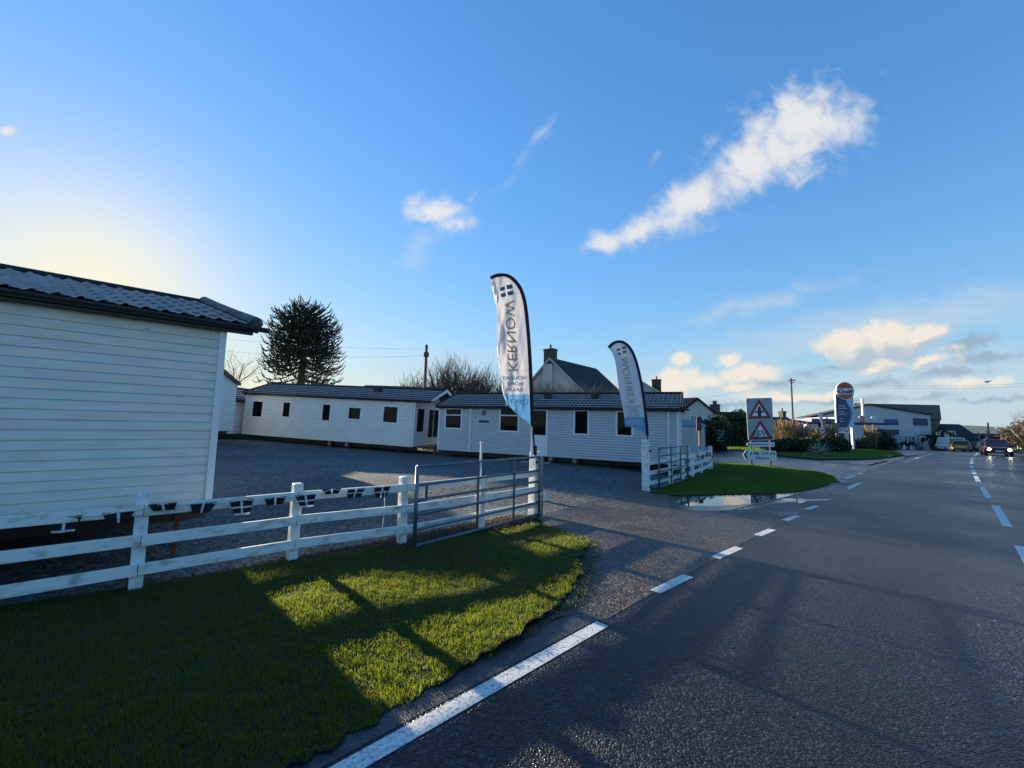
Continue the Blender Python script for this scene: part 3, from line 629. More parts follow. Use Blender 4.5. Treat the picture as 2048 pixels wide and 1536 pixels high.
def chassis(root, Mx, L, Wd, g, wheels=(.52, .62), jacks=(.12, .4, .75, .93)):
    c = MB(Mx)
    for y in (.55, Wd-.55): c.bbox((-.1, y-.05, -.24), (L+.05, y+.05, -.06))
    for x in np.linspace(.2, L-.2, 7): c.bbox((x-.03, .1, -.06), (x+.03, Wd-.1, -.008))
    c.build('chassis', steel_dark, root)
    for f in jacks:
        for y in (.35, Wd-.35):
            j = MB(Mx); x = L*f
            j.beam((x-.16, y, -g), (x, y, -.05), .05, .05); j.beam((x+.16, y, -g), (x, y, -.05), .05, .05); j.box((x, y, -g+.03), (.5, .16, .05)); j.build('jack_leg', steel_dark, root)
    for f in wheels:
        for y in (.42, Wd-.42):
            x = L*f; w_ = MB(Mx); w_.lathe((x, y-.09, -g+.29), [(.15, 0), (.26, .01), (.29, .05), (.29, .13), (.26, .17), (.15, .18)], 20, (0, 1, 0)); wh = w_.build('wheel', mat('tyre', (.014, .014, .015), .8), root)
            h = MB(Mx); h.lathe((x, y-.095, -g+.29), [(.03, 0), (.12, .004), (.15, .02), (.15, .16)], 14, (0, 1, 0)); h.build('hub', mat('wheel_hub', (.3, .31, .33), .5, .6), wh)
def pxrect(Mx, x0, y0, x1, y1):
    xm = (x0+x1)/2; ym = (y0+y1)/2
    return (onwall(Mx, x0, ym)[0], onwall(Mx, x1, ym)[0], onwall(Mx, xm, y1)[1], onwall(Mx, xm, y0)[1])
# --- grey caravan across the gateway
Yl, Yr = 22.0, 17.2
SL = at(876, 899.5, Yl); SR = at(1356.5, 930, Yr); MG = frame_from(SL, SR); LG = (SR-SL).length
HG = onwall(MG, 1356, 818.5)[1]
def W(Mx, *r, **k): return dict(r=pxrect(Mx, *r), **k)
tz = lambda Mx, x, y: onwall(Mx, x, y)[1]
gw = [W(MG, 890, 816, 924.5, 858, transom=tz(MG, 907, 830), curtain=2, mull=None), W(MG, 999, 816, 1038.5, 864, transom=tz(MG, 1019, 831), curtain=1),
      W(MG, 1063, 818, 1095, 910, name='door', panel=tz(MG, 1079, 870), fw_=.075), W(MG, 1147.5, 819.5, 1178, 870), W(MG, 1232, 821.5, 1266, 873)]
grey, grf = caravan('static_caravan', 'grey clad static caravan with glazed door and five openings behind the gateway', MG, LG, 3.7, HG, .76, clad_grey, wins=gw, ov_l=.12, ov_r=.12)
downpipe(grey, MG, onwall(MG, 941, 870)[0], 0.0, HG-.05); downpipe(grey, MG, onwall(MG, 1337, 870)[0], 0.02, HG-.05)
chassis(grey, MG, LG, 3.7, .42)
for px in (1080, 1178):
    vx = onwall(MG, px, 800)[0]; v = MB(MG); v.box((vx, 1.15, HG+.62), (.34, .34, .16)); v.box((vx, 1.15, HG+.72), (.44, .44, .05)); v.build('roof_vent', roof_dark, grf, bevel=.02)
lx, lz = onwall(MG, 968.5, 826); a = MB(MG); a.lathe((lx, -.02, lz), [(.13, 0), (.13, -.03)], 16, (0, 1, 0)); a.box((lx, -.06, lz-.02), (.2, .06, .1)); a.build('wall_lamp', mat('lamp_grey', (.10, .12, .14), .4), grey)
nx, nz = onwall(MG, 968.5, 843); a = MB(MG); a.box((nx, -.025, nz), (.56, .02, .12)); a.build('name_plate', mat('plate_dark', (.03, .045, .06), .4), grey, bevel=.008)
qx, qz = onwall(MG, 906, 853); a = MB(MG); a.box((qx, .08, qz+.12), (.28, .02, .2)); a.build('window_card', mat('card_blue', (.35, .6, .75), .6), grey)
# steps at the door
dx = gw[2]['r'][0]; st = thing('door_step', 'low grey two tread step below the glazed caravan door', 'step', MG @ Vector((dx+.1, -.5, -.42)))
for i, (d, zz) in enumerate(((.55, -.24), (.95, -.40))):
    a = MB(MG); a.bbox((dx-.35, -d, zz-.14), (dx+1.05, -.06, zz)); a.build('tread', mat('step_grey', (.30, .33, .35), .7, c2=(.22, .25, .27)), st, bevel=.01)
# --- long pale caravan
Yl, Yr = 25.7, 22.9
SL = at(485, 868, Yl); SR = at(824, 894, Yr); MP = frame_from(SL, SR); LP = (SR-SL).length; HP = onwall(MP, 820, 801)[1]
pw = [W(MP, 504, 801, 526.5, 835, curtain=3), W(MP, 564.5, 803, 582, 835.5), W(MP, 643.5, 807, 662, 843), W(MP, 696, 813.5, 723, 840), W(MP, 765.5, 811.5, 797, 847, curtain=3)]
def endrect(Mx, L, x0, y0, x1, y1):
    Me = Matrix((Mx.col[1].to_3d(), -Mx.col[0].to_3d(), Mx.col[2].to_3d())).transposed().to_4x4(); Me.translation = Mx @ Vector((L, 0, 0))
    return pxrect(Me, x0, y0, x1, y1)
e1 = endrect(MP, LP, 838.5, 815, 857.5, 855)
pe = [dict(r=(.25, 1.25, HP*.30, HP*.86)), dict(r=(1.75, 3.3, HP*.16, HP*.86), name='door', mull=2.5)]
pale, prf = caravan('static_caravan', 'long pale clad static caravan with five windows and end doors under the monkey puzzle', MP, LP, 3.8, HP, .72, clad_mint, wins=pw, endwins=pe, ov_l=.12, ov_r=1.0, barge='white')
downpipe(pale, MP, .12, 0.0, HP-.05); downpipe(pale, MP, LP-.12, 0.0, HP-.05)
chassis(pale, MP, LP, 3.8, .45)
vx = onwall(MP, 735, 785)[0]; v = MB(MP); v.box((vx, 1.0, HP+.55), (.34, .34, .14)); v.box((vx, 1.0, HP+.64), (.44, .44, .05)); v.build('roof_vent', roof_dark, prf)
dk = thing('timber_deck', 'small yellowish timber landing at the end doors of the pale caravan', 'deck', MP @ Vector((LP+.6, 1.9, -.45)))
deckm = mat('deck_timber', (.38, .29, .14), .75, c2=(.25, .19, .10), nscale=8, stretch=(1, 6, 1))
a = MB(MP)
for i in range(7): a.bbox((LP+.05+i*.145, .5, .02), (LP+.18+i*.145, 3.6, .06))
a.build('boards', deckm, dk)
a = MB(MP)
for i in range(4): a.bbox((LP+1.06, .5, -.08-i*.11), (LP+1.09, 3.6, .01-i*.11))
a.build('skirt', deckm, dk)
# --- nearest caravan at the left edge, parallel to the road
CF = at(436, 837, 5.75); zb = at(417, 1013, 5.75).z
NX = (FD*1.0)
x_ = Vector((math.sin(R(47.3)), math.cos(R(47.3)), 0)); LN = 9.0
SR = Vector((CF.x-.03, CF.y, zb)); SL = SR-x_*LN; MN = frame_from(SL, SR)
HN = onwall(MN, 437, 648)[1]
near, nrf = caravan('near_caravan', 'cream clad static caravan end with weathered boards close behind the white fence', MN, LN, 3.9, HN, .64, clad_cream, lap=.016, ov_l=.3, ov_r=.34, oe=.14, shear_r=.42, gl=.2)
near.name = 'static_caravan'; BASE[near.name] = BASE['near_caravan']
chassis(near, MN, LN, 3.9, zb-.02, wheels=(.4, .5), jacks=(.1, .6))
m = MB(MN); m.bbox((.05, 3.86, -zb+.01), (LN-.05, 3.9, -.01)); m.build('shade_skirt', steel_dark, near)  # unseen panel added on the far side to stop sun reaching underneath
# rusty jack by the corner, gutter brackets, sheet screws, small hole marks
j = MB(MN); xj, zj = onwall(MN, 355, 1030, .5); xk, zk = onwall(MN, 345, 1105, .5)
j.beam((xj, .5, -.02), (xk, .5, -zb+.0), .07, .05); j.box((xk, .5, -zb+.012), (.2, .16, .03)); j.build('jack_leg', rust, near)
for px in (248, 430):
    bx_ = onwall(MN, px, 620, -.1)[0]; b = MB(MN); b.box((bx_, -.08, HN-.10), (.022, .10, .02)); b.box((bx_, -.125, HN-.075), (.022, .02, .1)); b.build('gutter_bracket', roof_dark, nrf)
s_ = MB(MN)
for i in range(14):
    x = LN-.05-i*.19; s_.lathe((x, -.165, HN+.03), [(.009, 0), (.009, .02), (.004, .024)], 8, (0, -1, 0))
s_.build('sheet_screws', steel_dark, nrf)
h_ = MB(MN)
for (px, py) in ((293, 642.5), (298, 644), (292, 658), (297, 659)):
    hx, hz = onwall(MN, px, py); h_.lathe((hx, -.012, hz), [(.008, 0), (.008, .003)], 8, (0, -1, 0))
h_.build('screw_holes', steel_dark, near)
# unseen caravan added behind it, placed and raised to shade the gravel
SLh = Vector((-26, 18.2, 1.4)); SRh = Vector((-15.0, 19.0, 1.35)); MH = frame_from(SLh, SRh); LH = (SRh-SLh).length
hid, _ = caravan('static_caravan', 'unseen static caravan added behind the near cream one to shade the yard', MH, LH, 3.6, 2.55, .72, clad_mint, ov_l=.1, ov_r=.1)
chassis(hid, MH, LH, 3.6, .7)
# --- two more behind on the left
SLd = at(300, 864, 29.5); SRd = at(481, 870, 29.0); MD = frame_from(SLd, SRd); LD = (SRd-SLd).length
dull, _ = caravan('static_caravan', 'dull grey static caravan half hidden behind the cream gable on the left', MD, LD, 3.6, 2.55, .6, clad_dgrey, ov_l=.1, ov_r=.25)
downpipe(dull, MD, onwall(MD, 474, 830)[0], 0, 2.5); chassis(dull, MD, LD, 3.6, .4)
c1 = at(344, 866.5, 24.2); c2 = at(441, 868.5, 24.2)
ex = (c2-c1).normalized(); ey = Vector((-ex.y, ex.x, 0)).normalized()
# long axis runs away from the camera: gable end seen
MC = frame_from(c2, c2+ey*4.4); HCr = 2.05
cream, crf = caravan('static_caravan', 'cream static caravan gable with white bargeboard peeping past the near caravan', MC, 4.4, (c2-c1).length, HCr, .85, clad_cream, ov_l=.35, ov_r=.1, barge='white', oe=.2)
chassis(cream, MC, 4.4, (c2-c1).length, .4, wheels=(), jacks=(.1, .9))
wx = MB(); q = at(433, 820, 24.1); f0 = window(cream, MC, (0, 0, 0), Vector((0, 1, 0)), Vector((-1, 0, 0)), .16, .62, .9, 1.9)
# ------------------------------------------------------------------ white post-and-rail fence on the left
def post(mb, p, h, w, lean=(0, 0), round_=False, top=.012):
    p = Vector(p); t = p+Vector((lean[0], lean[1], h)); r = w/2
    n = 4
    c = [Vector((math.cos(FA+PI/4+PI/2*k), -math.sin(FA+PI/4+PI/2*k), 0))*r*1.414 for k in range(4)]
    mb.add([p+q-Vector((0, 0, .1)) for q in c]+[t+q for q in c]+[t+q*.82+Vector((0, 0, top)) for q in c], [(0, 1, 5, 4), (1, 2, 6, 5), (2, 3, 7, 6), (3, 0, 4, 7), (4, 5, 9, 8), (5, 6, 10, 9), (6, 7, 11, 10), (7, 4, 8, 11), (8, 9, 10, 11)])
fence = thing('rail_fence', 'weathered white three rail fence running in front of the near caravan', 'fence', gp(583, 1122))
fp = [gp(270, 1180), gp(583, 1122), gp(803, 1088), gp(962, 1060)]
f_prev = fp[0]-(fp[1]-fp[0]); f_pp = f_prev-(fp[1]-fp[0]); fposts = [f_pp, f_prev]+fp
HP_ = [1.06]*2+[(gp(270, 1180)-CAM).length*0+1.09, 1.08, 1.09, .98]
railh = (.92, .58, .25)
for i, p in enumerate(fposts):
    m = MB(); post(m, p, HP_[i], .125 if i < 5 else .10, (random.uniform(-.015, .015), random.uniform(-.01, .01))); m.build('post', wood_w2, fence, bevel=.006)
gate_post_pos = gp(1068, 1030)
nodes = [fposts[0]-(fposts[1]-fposts[0])*.3]+fposts[1:5]+[gate_post_pos-FD*.05]
for k, hh in enumerate(railh):
    for i in range(len(nodes)-1):
        a, b = nodes[i], nodes[i+1]; off = -FN*(.0625+.024); sg = Vector((0, 0, .008*math.sin(i*2.1+k)))
        m = MB(); d_ = (b-a).normalized()*.004
        m.beam(a+off+Vector((0, 0, hh))+sg+d_, b+off+Vector((0, 0, hh))+sg*.5-d_, .04, .125); m.build('rail', wood_w, fence, bevel=.004)
fpost_tail = fposts
# thin white pole beside the last fence post
mp = thing('marker_pole', 'thin white pole standing against the fence behind the long gate', 'pole', fp[3]+Vector((-.05, .12, 0)))
m = MB(); pb = fp[3]+Vector((-.05, .14, 0)); m.tube([pb, pb+Vector((.0, .02, 1.62))], .022, 8); m.build('shaft', pvc, mp); m = MB(); m.lathe(pb+Vector((0, .02, 1.62)), [(.022, 0), (.03, .005), (.03, .03), (.012, .045)], 10); m.build('cap', pvc, mp)
# bunting along the top rail: black flags with a white cross
bun = thing('bunting', 'string of black and white cross pennants draped along the top rail', 'bunting', fp[0]+Vector((0, 0, .95)))
line = nodes
def on_rail(px, py):
    a, b = fp[0], fp[2]; d = (b-a).normalized(); o = a-FN*.135; n = Vector((-d.y, d.x, 0)); r_ = ray(px, py); t = (o-CAM).dot(n)/r_.dot(n); return CAM+r_*t, d, n
pos = [(20, 1030), (130, 1033), (237, 1024), (325, 1007), (408, 1006), (483, 1000), (551, 994), (611, 990), (664, 978), (713, 977), (765, 974)]
sp = []
for i, (px, py) in enumerate(pos):
    c, d, n = on_rail(px, py); sp.append(c+Vector((0, 0, 0)))
    hgt = (.17, .22, .16, .11, .16, .26, .14, .23, .10, .18, .22)[i]*.74; w0 = .27; w1 = w0*(.62 if i % 3 else .7); tilt = (.07, 0, .01, .02, -.02, .02, 0, .03, 0, -.03, -.02)[i]
    m = MB(); nx_ = 8; nz_ = 5
    def P(u, v, o=0.0):
        ww = w0+(w1-w0)*v; s = (u-.5)*ww; return c+d*(s+tilt*v)+Vector((0, 0, -v*hgt))-n*(-.012*math.sin(u*9+i)*v+.004*math.sin(v*7+i*2)+o)*1.0
    uu = [0, .18, .36, .445, .555, .64, .82, 1]; vv = [0, .22, .42, .53, .86, 1]
    vs = [P(u, v) for v in vv for u in uu]+[P(u, v, .003) for v in vv for u in uu]; k0 = len(uu)*len(vv)
    for off in (0, k0):
        fs = []; mi = []
        for r_ in range(5):
            for q_ in range(7):
                white = q_ == 3 or (r_ == 2 and i in (5, 7, 9, 10)) or (r_ == 4 and i in (1, 5, 7))
                fs.append((off+r_*8+q_, off+r_*8+q_+1, off+(r_+1)*8+q_+1, off+(r_+1)*8+q_)); mi.append(1 if white else 0)
        for f_, q_ in zip(fs, mi): m.f.append(tuple(f_)); m.m.append(q_)
    m.v = [Vector(v) for v in vs]
    m.build('pennant', [black_c, white_c], bun)
m = MB(); pts = []
for a, b in zip(sp, sp[1:]):
    for t in (0, .33, .66): q = a.lerp(b, t); q.z -= .02*math.sin(t*PI); pts.append(q)
pts.append(sp[-1]); e = sp[-1]; pts += [e+Vector((.04, 0, -.1)), e+Vector((.05, 0, -.35)), e+Vector((.03, 0, -.62))]
m.tube(pts, .007, 5); m.build('string', white_c, bun)
# ------------------------------------------------------------------ field gates
def tubegate(name, label, A, B, hb, ht, verts, bars, r=.024, bottomr=.03, m=galv2, split=False):
    root = thing(name, label, 'gate', A); up = Vector((0, 0, 1))
    def Q(t, h): p = A.lerp(B, t); return p+up*(hb+(ht-hb)*h)
    for t in (0, 1):
        g = MB(); g.tube([Q(t, 0)-up*.03, Q(t, 1)+up*.01], r*1.35, 8); g.build('end_post', m, root, True)
    for t in verts:
        g = MB(); g.beam(Q(t, 0), Q(t, 1), .05, .016, upd=(B-A).normalized()); g.build('brace', m, root)
    for h in bars:
        g = MB(); g.tube([Q(0, h), Q(1, h)], r if h > 0 else bottomr, 8); g.build('bar', m, root, True)
    return root, Q
GA = gp(828, 1100); GB = gp(1078, 1033)
g1, Q1 = tubegate('field_gate', 'long grey tubular field gate swung open along the white fence', GA, GB, .055, 1.30, (.42, .735), (0, .2, .39, .57, .76, 1.0))
m = MB(); m.beam(Q1(.06, .77), Q1(.06, .55), .035, .02, upd=FN); m.build('latch', steel_dark, g1)
m = MB(); m.tube([GB+Vector((.06, -.04, .0)), GB+Vector((.06, -.04, 1.32))], .02, 8); m.lathe(GB+Vector((.06, -.04, 0)), [(.06, 0), (.055, .03), (.022, .04)], 10); m.build('drop_bolt', galv, g1)
G2A = gp(1306, 977)-FN*.22; G2B = gp(1357, 957)-FN*.38
g2, Q2 = tubegate('field_gate', 'short grey tubular gate standing open against the fence beside the grass', G2A, G2B, .06, 1.32, (.38, .72), (0, .2, .4, .6, .8, 1.0))
# gate posts that carry the flags
gp1 = thing('gate_post', 'thick white timber gate post with rusty bracket at the end of the long gate', 'gate post', gate_post_pos)
m = MB(); post(m, gate_post_pos, 1.40, .2, (.02, 0)); m.build('shaft', wood_w2, gp1, bevel=.01)
m = MB(); bq = gate_post_pos+Vector((-.075, -.02, 0)); m.box(bq+Vector((0, -.12, 1.62)), (.05, .03, .62)); m.build('flag_board', wood_w2, gp1)
m = MB(); m.box(gate_post_pos+Vector((-.03, -.135, 1.44)), (.13, .02, .2)); m.box(gate_post_pos+Vector((.06, -.135, 1.18)), (.10, .03, .05)); m.box(gate_post_pos+Vector((.08, -.14, .3)), (.10, .03, .05)); m.build('bracket', rust, gp1)
gp2p = gp(1292, 981); gp2 = thing('gate_post', 'white timber gate post with peeling foot beside the short gate', 'gate post', gp2p)
m = MB(); post(m, gp2p, 1.60, .19, (.0, 0)); m.build('shaft', wood_w2, gp2, bevel=.01)
m = MB(); m.box(gp2p+Vector((.13, -.03, 1.25)), (.08, .03, .06)); m.box(gp2p+Vector((.13, -.03, .12)), (.08, .03, .06)); m.build('hinge', steel_dark, gp2)
m = MB(); m.box(gp2p+Vector((0, 0, 1.36)), (.215, .215, .012)); m.build('tie_wire', galv2, gp2)
blk = thing('plastic_block', 'pale blue white plastic block lying by the thick gate post', 'block', gp(1086, 1002))
m = MB(); bp_ = gp(1086, 1002); m.box(bp_+Vector((0, 0, .1)), (.17, .14, .2), R(10)); m.build('body', mat('block_plastic', (.55, .65, .72), .5), blk, bevel=.02)
m = MB(); m.box(bp_+Vector((0, 0, .215)), (.08, .06, .03), R(10)); m.build('cap', mat('block_plastic', (.55, .65, .72), .5), blk)
# ------------------------------------------------------------------ fence on the right of the gateway
rf_ = thing('rail_fence', 'white rail fence in front of the grey caravan end with corner post', 'fence', gp(1421, 938))
rp = [gp(1330, 972), gp(1361, 961), gp(1380, 952), gp(1400, 945), gp(1421, 938)]
rp = [gp2p+(rp[-1]-gp2p)*t for t in (.30, .48, .64, .80, 1.0)]
for i, p in enumerate(rp):
    p = Vector((p.x, p.y, H(p.x, p.y))); m = MB(); post(m, p, .96 if i < 4 else 1.04, .11 if i < 4 else .15); m.build('post', wood_w2, rf_)
seq = [gp2p]+rp
for hh in (.86, .54, .22):
    for a, b in zip(seq, seq[1:]):
        m = MB(); o_ = -FN*.07; za, zb2 = H(a.x, a.y), H(b.x, b.y); m.beam(Vector((a.x, a.y, za+hh))+o_, Vector((b.x, b.y, zb2+hh))+o_, .035, .12); m.build('rail', wood_w, rf_)
bk = rp[-1]; bk2 = at(1378, 905, 21.5); 
for hh in (.92, .58, .25):
    m = MB(); m.beam(Vector((bk.x, bk.y, H(bk.x, bk.y)+hh)), Vector((bk2.x, bk2.y, H(bk2.x, bk2.y)+hh)), .035, .12); m.build('rail', wood_w, rf_)
for t in (.5, 1.0):
    p = bk.lerp(bk2, t); p.z = H(p.x, p.y); m = MB(); post(m, p, 1.0, .11); m.build('post', wood_w2, rf_)
b2 = thing('bunting', 'tangle of black and white pennants wrapped on the right fence corner', 'bunting', bk+Vector((0, 0, .9)))
for i, t in enumerate((.70, .80, .88, .95, 1.0)):
    c = gp2p.lerp(bk, t)-FN*.10; c.z = H(c.x, c.y)+(.9, .84, .9, .82, .62)[i]; d = (bk-gp2p).normalized(); m = MB(); dz_ = Vector((0, 0, -1)); w_ = .26
    for (u0, u1, mi) in ((-.5, -.08, 0), (-.08, .08, 1), (.08, .5, 0)):
        m.add([c+d*(u0*w_), c+d*(u1*w_), c+d*(u1*w_*.7)+dz_*.2-FN*.03*math.sin(i), c+d*(u0*w_*.7)+dz_*.2], [(0, 1, 2, 3)], mi)
    m.build('pennant', [black_c, white_c], b2)
# ------------------------------------------------------------------ feather flags
def flag(name, label, Yp, poleline, free, foot, texts, emblem, blue_y, amp, sleeve_r, fold):
    root = thing(name, label, 'flag', foot)
    def wav(px, py):
        # cloth billow as a function of place on the cloth
        u = max(0.0, (edge_x(py)-px)/60.0)
        return amp*u*(math.sin(px*.16+py*.045+fold)+.55*math.sin(px*.33-py*.06+fold*2)+.3*math.sin(py*.11+px*.5))
    def edge_x(py):
        for (a, b) in zip(poleline, poleline[1:]):
            if a[1] <= py <= b[1] and b[1] > a[1]: return a[0]+(b[0]-a[0])*(py-a[1])/(b[1]-a[1])
        return poleline[-1][0] if py > poleline[-1][1] else poleline[len(poleline)//3][0]
    def S(px, py, o=0.0):
        p = at(px, py, Yp); p.y += wav(px, py)+o; return p
    def spl(pts, n):
        L_ = [0]
        for a, b in zip(pts, pts[1:]): L_.append(L_[-1]+math.hypot(b[0]-a[0], b[1]-a[1]))
        out = []
        for k in range(n+1):
            s_ = L_[-1]*k/n
            for i in range(len(pts)-1):
                if s_ <= L_[i+1]+1e-9:
                    t = (s_-L_[i])/max(1e-9, L_[i+1]-L_[i]); p0 = pts[max(i-1, 0)]; p1 = pts[i]; p2 = pts[i+1]; p3 = pts[min(i+2, len(pts)-1)]
                    out.append(tuple(.5*((2*p1[c])+(-p0[c]+p2[c])*t+(2*p0[c]-5*p1[c]+4*p2[c]-p3[c])*t*t+(-p0[c]+3*p1[c]-3*p2[c]+p3[c])*t**3) for c in (0, 1))); break
        return out
    n = 90; nu = 26; A = spl(poleline, n); B = spl(free, n)
    m = MB(); vs = []
    for a, b in zip(A, B):
        for j in range(nu+1):
            u = j/nu; vs.append(S(a[0]+(b[0]-a[0])*u, a[1]+(b[1]-a[1])*u))
    o = 0; m.v = vs
    for i in range(n):
        for j in range(nu):
            q = (i*(nu+1)+j, i*(nu+1)+j+1, (i+1)*(nu+1)+j+1, (i+1)*(nu+1)+j); a, b = A[i], B[i]; yy = a[1]+(b[1]-a[1])*(j+.5)/nu
            m.f.append(q); m.m.append(1 if yy > blue_y else 0)
    cl = m.build('banner', [flag_w, flag_b], root, True)
    s = cl.modifiers.new('thick', 'SOLIDIFY'); s.thickness = .003; s.offset = 0
    m = MB(); m.tube([at(p[0], p[1], Yp) for p in A], sleeve_r, 8); m.build('sleeve', flag_sleeve, root, True)
    m = MB(); e = A[-1]; e3 = at(e[0], e[1], Yp); m.tube([e3+Vector((0, 0, .05)), Vector((foot.x, foot.y-.0, foot.z))], .018, 8); m.build('pole', flag_sleeve, root, True)
    for (txt, fn, mt, sub) in texts:
        vs, fs = text_mesh(txt, 1.0, .5, .0)
        import bmesh
        me = bpy.data.meshes.new('t'); me.from_pydata(vs, [], fs); bm = bmesh.new(); bm.from_mesh(me); bmesh.ops.triangulate(bm, faces=bm.faces[:])
        bmesh.ops.subdivide_edges(bm, edges=[e_ for e_ in bm.edges if e_.calc_length() > sub], cuts=2, use_grid_fill=False); bmesh.ops.triangulate(bm, faces=bm.faces[:])
        vs = [v.co.copy() for v in bm.verts]; bm.verts.index_update(); fs = [tuple(v.index for v in f.verts) for f in bm.faces]; bm.free(); bpy.data.meshes.remove(me)
        x0 = min(v.x for v in vs); x1 = max(v.x for v in vs); y0 = min(v.y for v in vs); y1 = max(v.y for v in vs)
        mm = MB(); out = []
        for v in vs:
            a = (v.x-x0)/(x1-x0); b = (v.y-y0)/(y1-y0); px, py = fn(a, b); out.append(S(px, py, v.z*.018))
        mm.add(out, fs); mm.build('lettering', mt, root)
    for sq in emblem:
        mm = MB(); k = 4; out = []
        for off in (-.009, .009):
            for j in range(k+1):
                for i in range(k+1):
                    u, v = i/k, j/k; px = (sq[0][0]*(1-u)+sq[1][0]*u)*(1-v)+(sq[3][0]*(1-u)+sq[2][0]*u)*v; py = (sq[0][1]*(1-u)+sq[1][1]*u)*(1-v)+(sq[3][1]*(1-u)+sq[2][1]*u)*v; out.append(S(px, py, off))
        h = (k+1)**2; fs = [(j*(k+1)+i+q, j*(k+1)+i+1+q, (j+1)*(k+1)+i+1+q, (j+1)*(k+1)+i+q) for q in (0, h) for j in range(k) for i in range(k)]
        mm.add(out, fs); mm.build('emblem_square', flag_teal, root)
    return root
def vert_text(x0, x1, yb, yt, drift):   # mirrored lettering that runs up the flag
    return lambda a, b: (x0+(x1-x0)*b+drift*a, yb+(yt-yb)*a)
def hor_text(xr, xl, yb, yt, slope=0.0):  # mirrored upright line
    return lambda a, b: (xr+(xl-xr)*a, yb+(yt-yb)*b+slope*a)
flag('feather_flag', 'taller white feather flag, creased and billowing, on the thick gate post', 9.25,
     [(981, 556), (991, 551.5), (1003, 550), (1016, 552), (1028, 560), (1039, 574), (1047, 594), (1052, 620), (1056, 660), (1060, 720), (1063, 790), (1065, 853)],
     [(981, 556), (985, 575), (990, 598), (994, 625), (994, 665), (995, 705), (1001, 745), (1006, 785), (1014, 806), (1032, 826), (1050, 840), (1064, 853)],
     gate_post_pos+Vector((.0, -.13, 1.3)),
     [('KERNOW', vert_text(1016.5, 1036, 742, 600, -8), flag_gold, .12), ('HOLIDAY', hor_text(1052, 1004, 759, 752), flag_grey, .2), ('HOME', hor_text(1046, 1014, 771, 764), flag_grey, .2), ('SALES', hor_text(1046, 1010, 782.5, 775.5), flag_grey, .2), ('OPEN', hor_text(1056, 1012, 810, 797, 2), white_c, .2)],
     [[(999.5, 576.5), (1009, 573.5), (1010, 580), (1000.5, 583)], [(1012.7, 571), (1023.5, 568), (1025, 575.5), (1014, 578.5)], [(1001, 588), (1010.7, 585.5), (1011.8, 592.5), (1002.3, 595)], [(1014.5, 583), (1026, 580.5), (1027, 588.5), (1015.5, 590.5)]],
     787, .055, .042, 0.4)
flag('feather_flag', 'shorter white feather flag, smooth and leaning, on the post with peeling foot', gp2p.y,
     [(1217.5, 695), (1224, 688), (1233, 683.8), (1243, 683.5), (1253, 688.5), (1262, 699), (1270, 716), (1277, 740), (1284, 775), (1289, 810), (1293, 845), (1295, 872)],
     [(1217.5, 695), (1225, 707), (1230, 722), (1234, 745), (1238, 775), (1243, 805), (1248, 830), (1251, 852), (1262, 854), (1274, 858), (1284, 863), (1294, 872)],
     gp2p+Vector((.05, -.08, 1.5)),
     [('KERNOW', vert_text(1256, 1270, 805.5, 713, -15), flag_gold, .12), ('HOLIDAY', hor_text(1281, 1249, 817, 810, 1), flag_grey, .2), ('HOME', hor_text(1277, 1256, 825, 818.5, 1), flag_grey, .2), ('SALES', hor_text(1279, 1256, 832.5, 826.5, 1), flag_grey, .2), ('OPEN', hor_text(1285, 1253, 849.5, 840, 0), white_c, .2)],
     [[(1232.3, 698.5), (1239.7, 696.5), (1240.3, 701), (1233, 702.5)], [(1243.5, 694), (1251, 692.5), (1252, 697), (1244, 698.5)], [(1235, 706), (1241.5, 704.5), (1242, 708.5), (1235.6, 710.3)], [(1245, 702.3), (1252.7, 700.7), (1253.5, 705), (1246, 706.5)]],
     833, .022, .046, 1.9)
# ------------------------------------------------------------------ road signs
red = mat('sign_red', (.27, .008, .03), .4); signgrey = mat('sign_grey', (.33, .37, .40), .45, c2=(.28, .32, .36), nscale=2.5); signwhite = mat('sign_white', (.74, .76, .77), .4); ink = mat('sign_black', (.008, .009, .012), .5)
sg = gp(1518, 932); YS = sg.y
sgn = thing('road_sign', 'grey board of two red warning triangles above two white direction arrows', 'road sign', sg)
def SP(px, py, o=0.0): p = at(px, py, YS-.06); p.y -= o; return p
def flat(mb, pts, o0, o1, mi=0): mb.prism([SP(x, y, o0) for x, y in pts], (0, -(o1-o0), 0), mi)
def rrect(pts, r=2.5):
    out = []; n = len(pts)
    for i in range(n):
        p = Vector(pts[i]); a = Vector(pts[i-1])-p; b = Vector(pts[(i+1) % n])-p; a.normalize(); b.normalize()
        for k in range(5):
            t = k/4; out.append(tuple(p+a*r*(1-t)**2+b*r*t**2))
    return out
for px in (1503, 1541):
    top = at(px-4, 800, YS); bot = Vector((at(px+.5, 930, YS).x, YS, H(sg.x, YS)-.1)); m = MB(); m.tube([bot, top], .045, 10); m.build('post', galv, sgn, True)
m = MB(); flat(m, rrect([(1491.2, 797), (1543.3, 795.3), (1547.8, 880.6), (1496.3, 882)], 3), 0, .025); pn = m.build('panel', signgrey, sgn)
def tri(ax, ay, blx, brx, by):
    o = rrect([(ax, ay), (brx, by-.3), (blx, by+.3)], 3.2); cx, cy = ax, ay+(by-ay)*.66
    m = MB(); flat(m, o, .025, .029); t = m.build('warning_triangle', red, pn)
    k = .62; q = [(cx+(x-cx)*k, cy+(y-cy)*k) for x, y in rrect([(ax, ay), (brx, by-.3), (blx, by+.3)], 1.2)]; m = MB(); flat(m, q, .029, .032); m.build('triangle_face', signwhite, pn); return cx, cy
tri(1517.2, 797.3, 1494.5, 1543.5, 837.3)
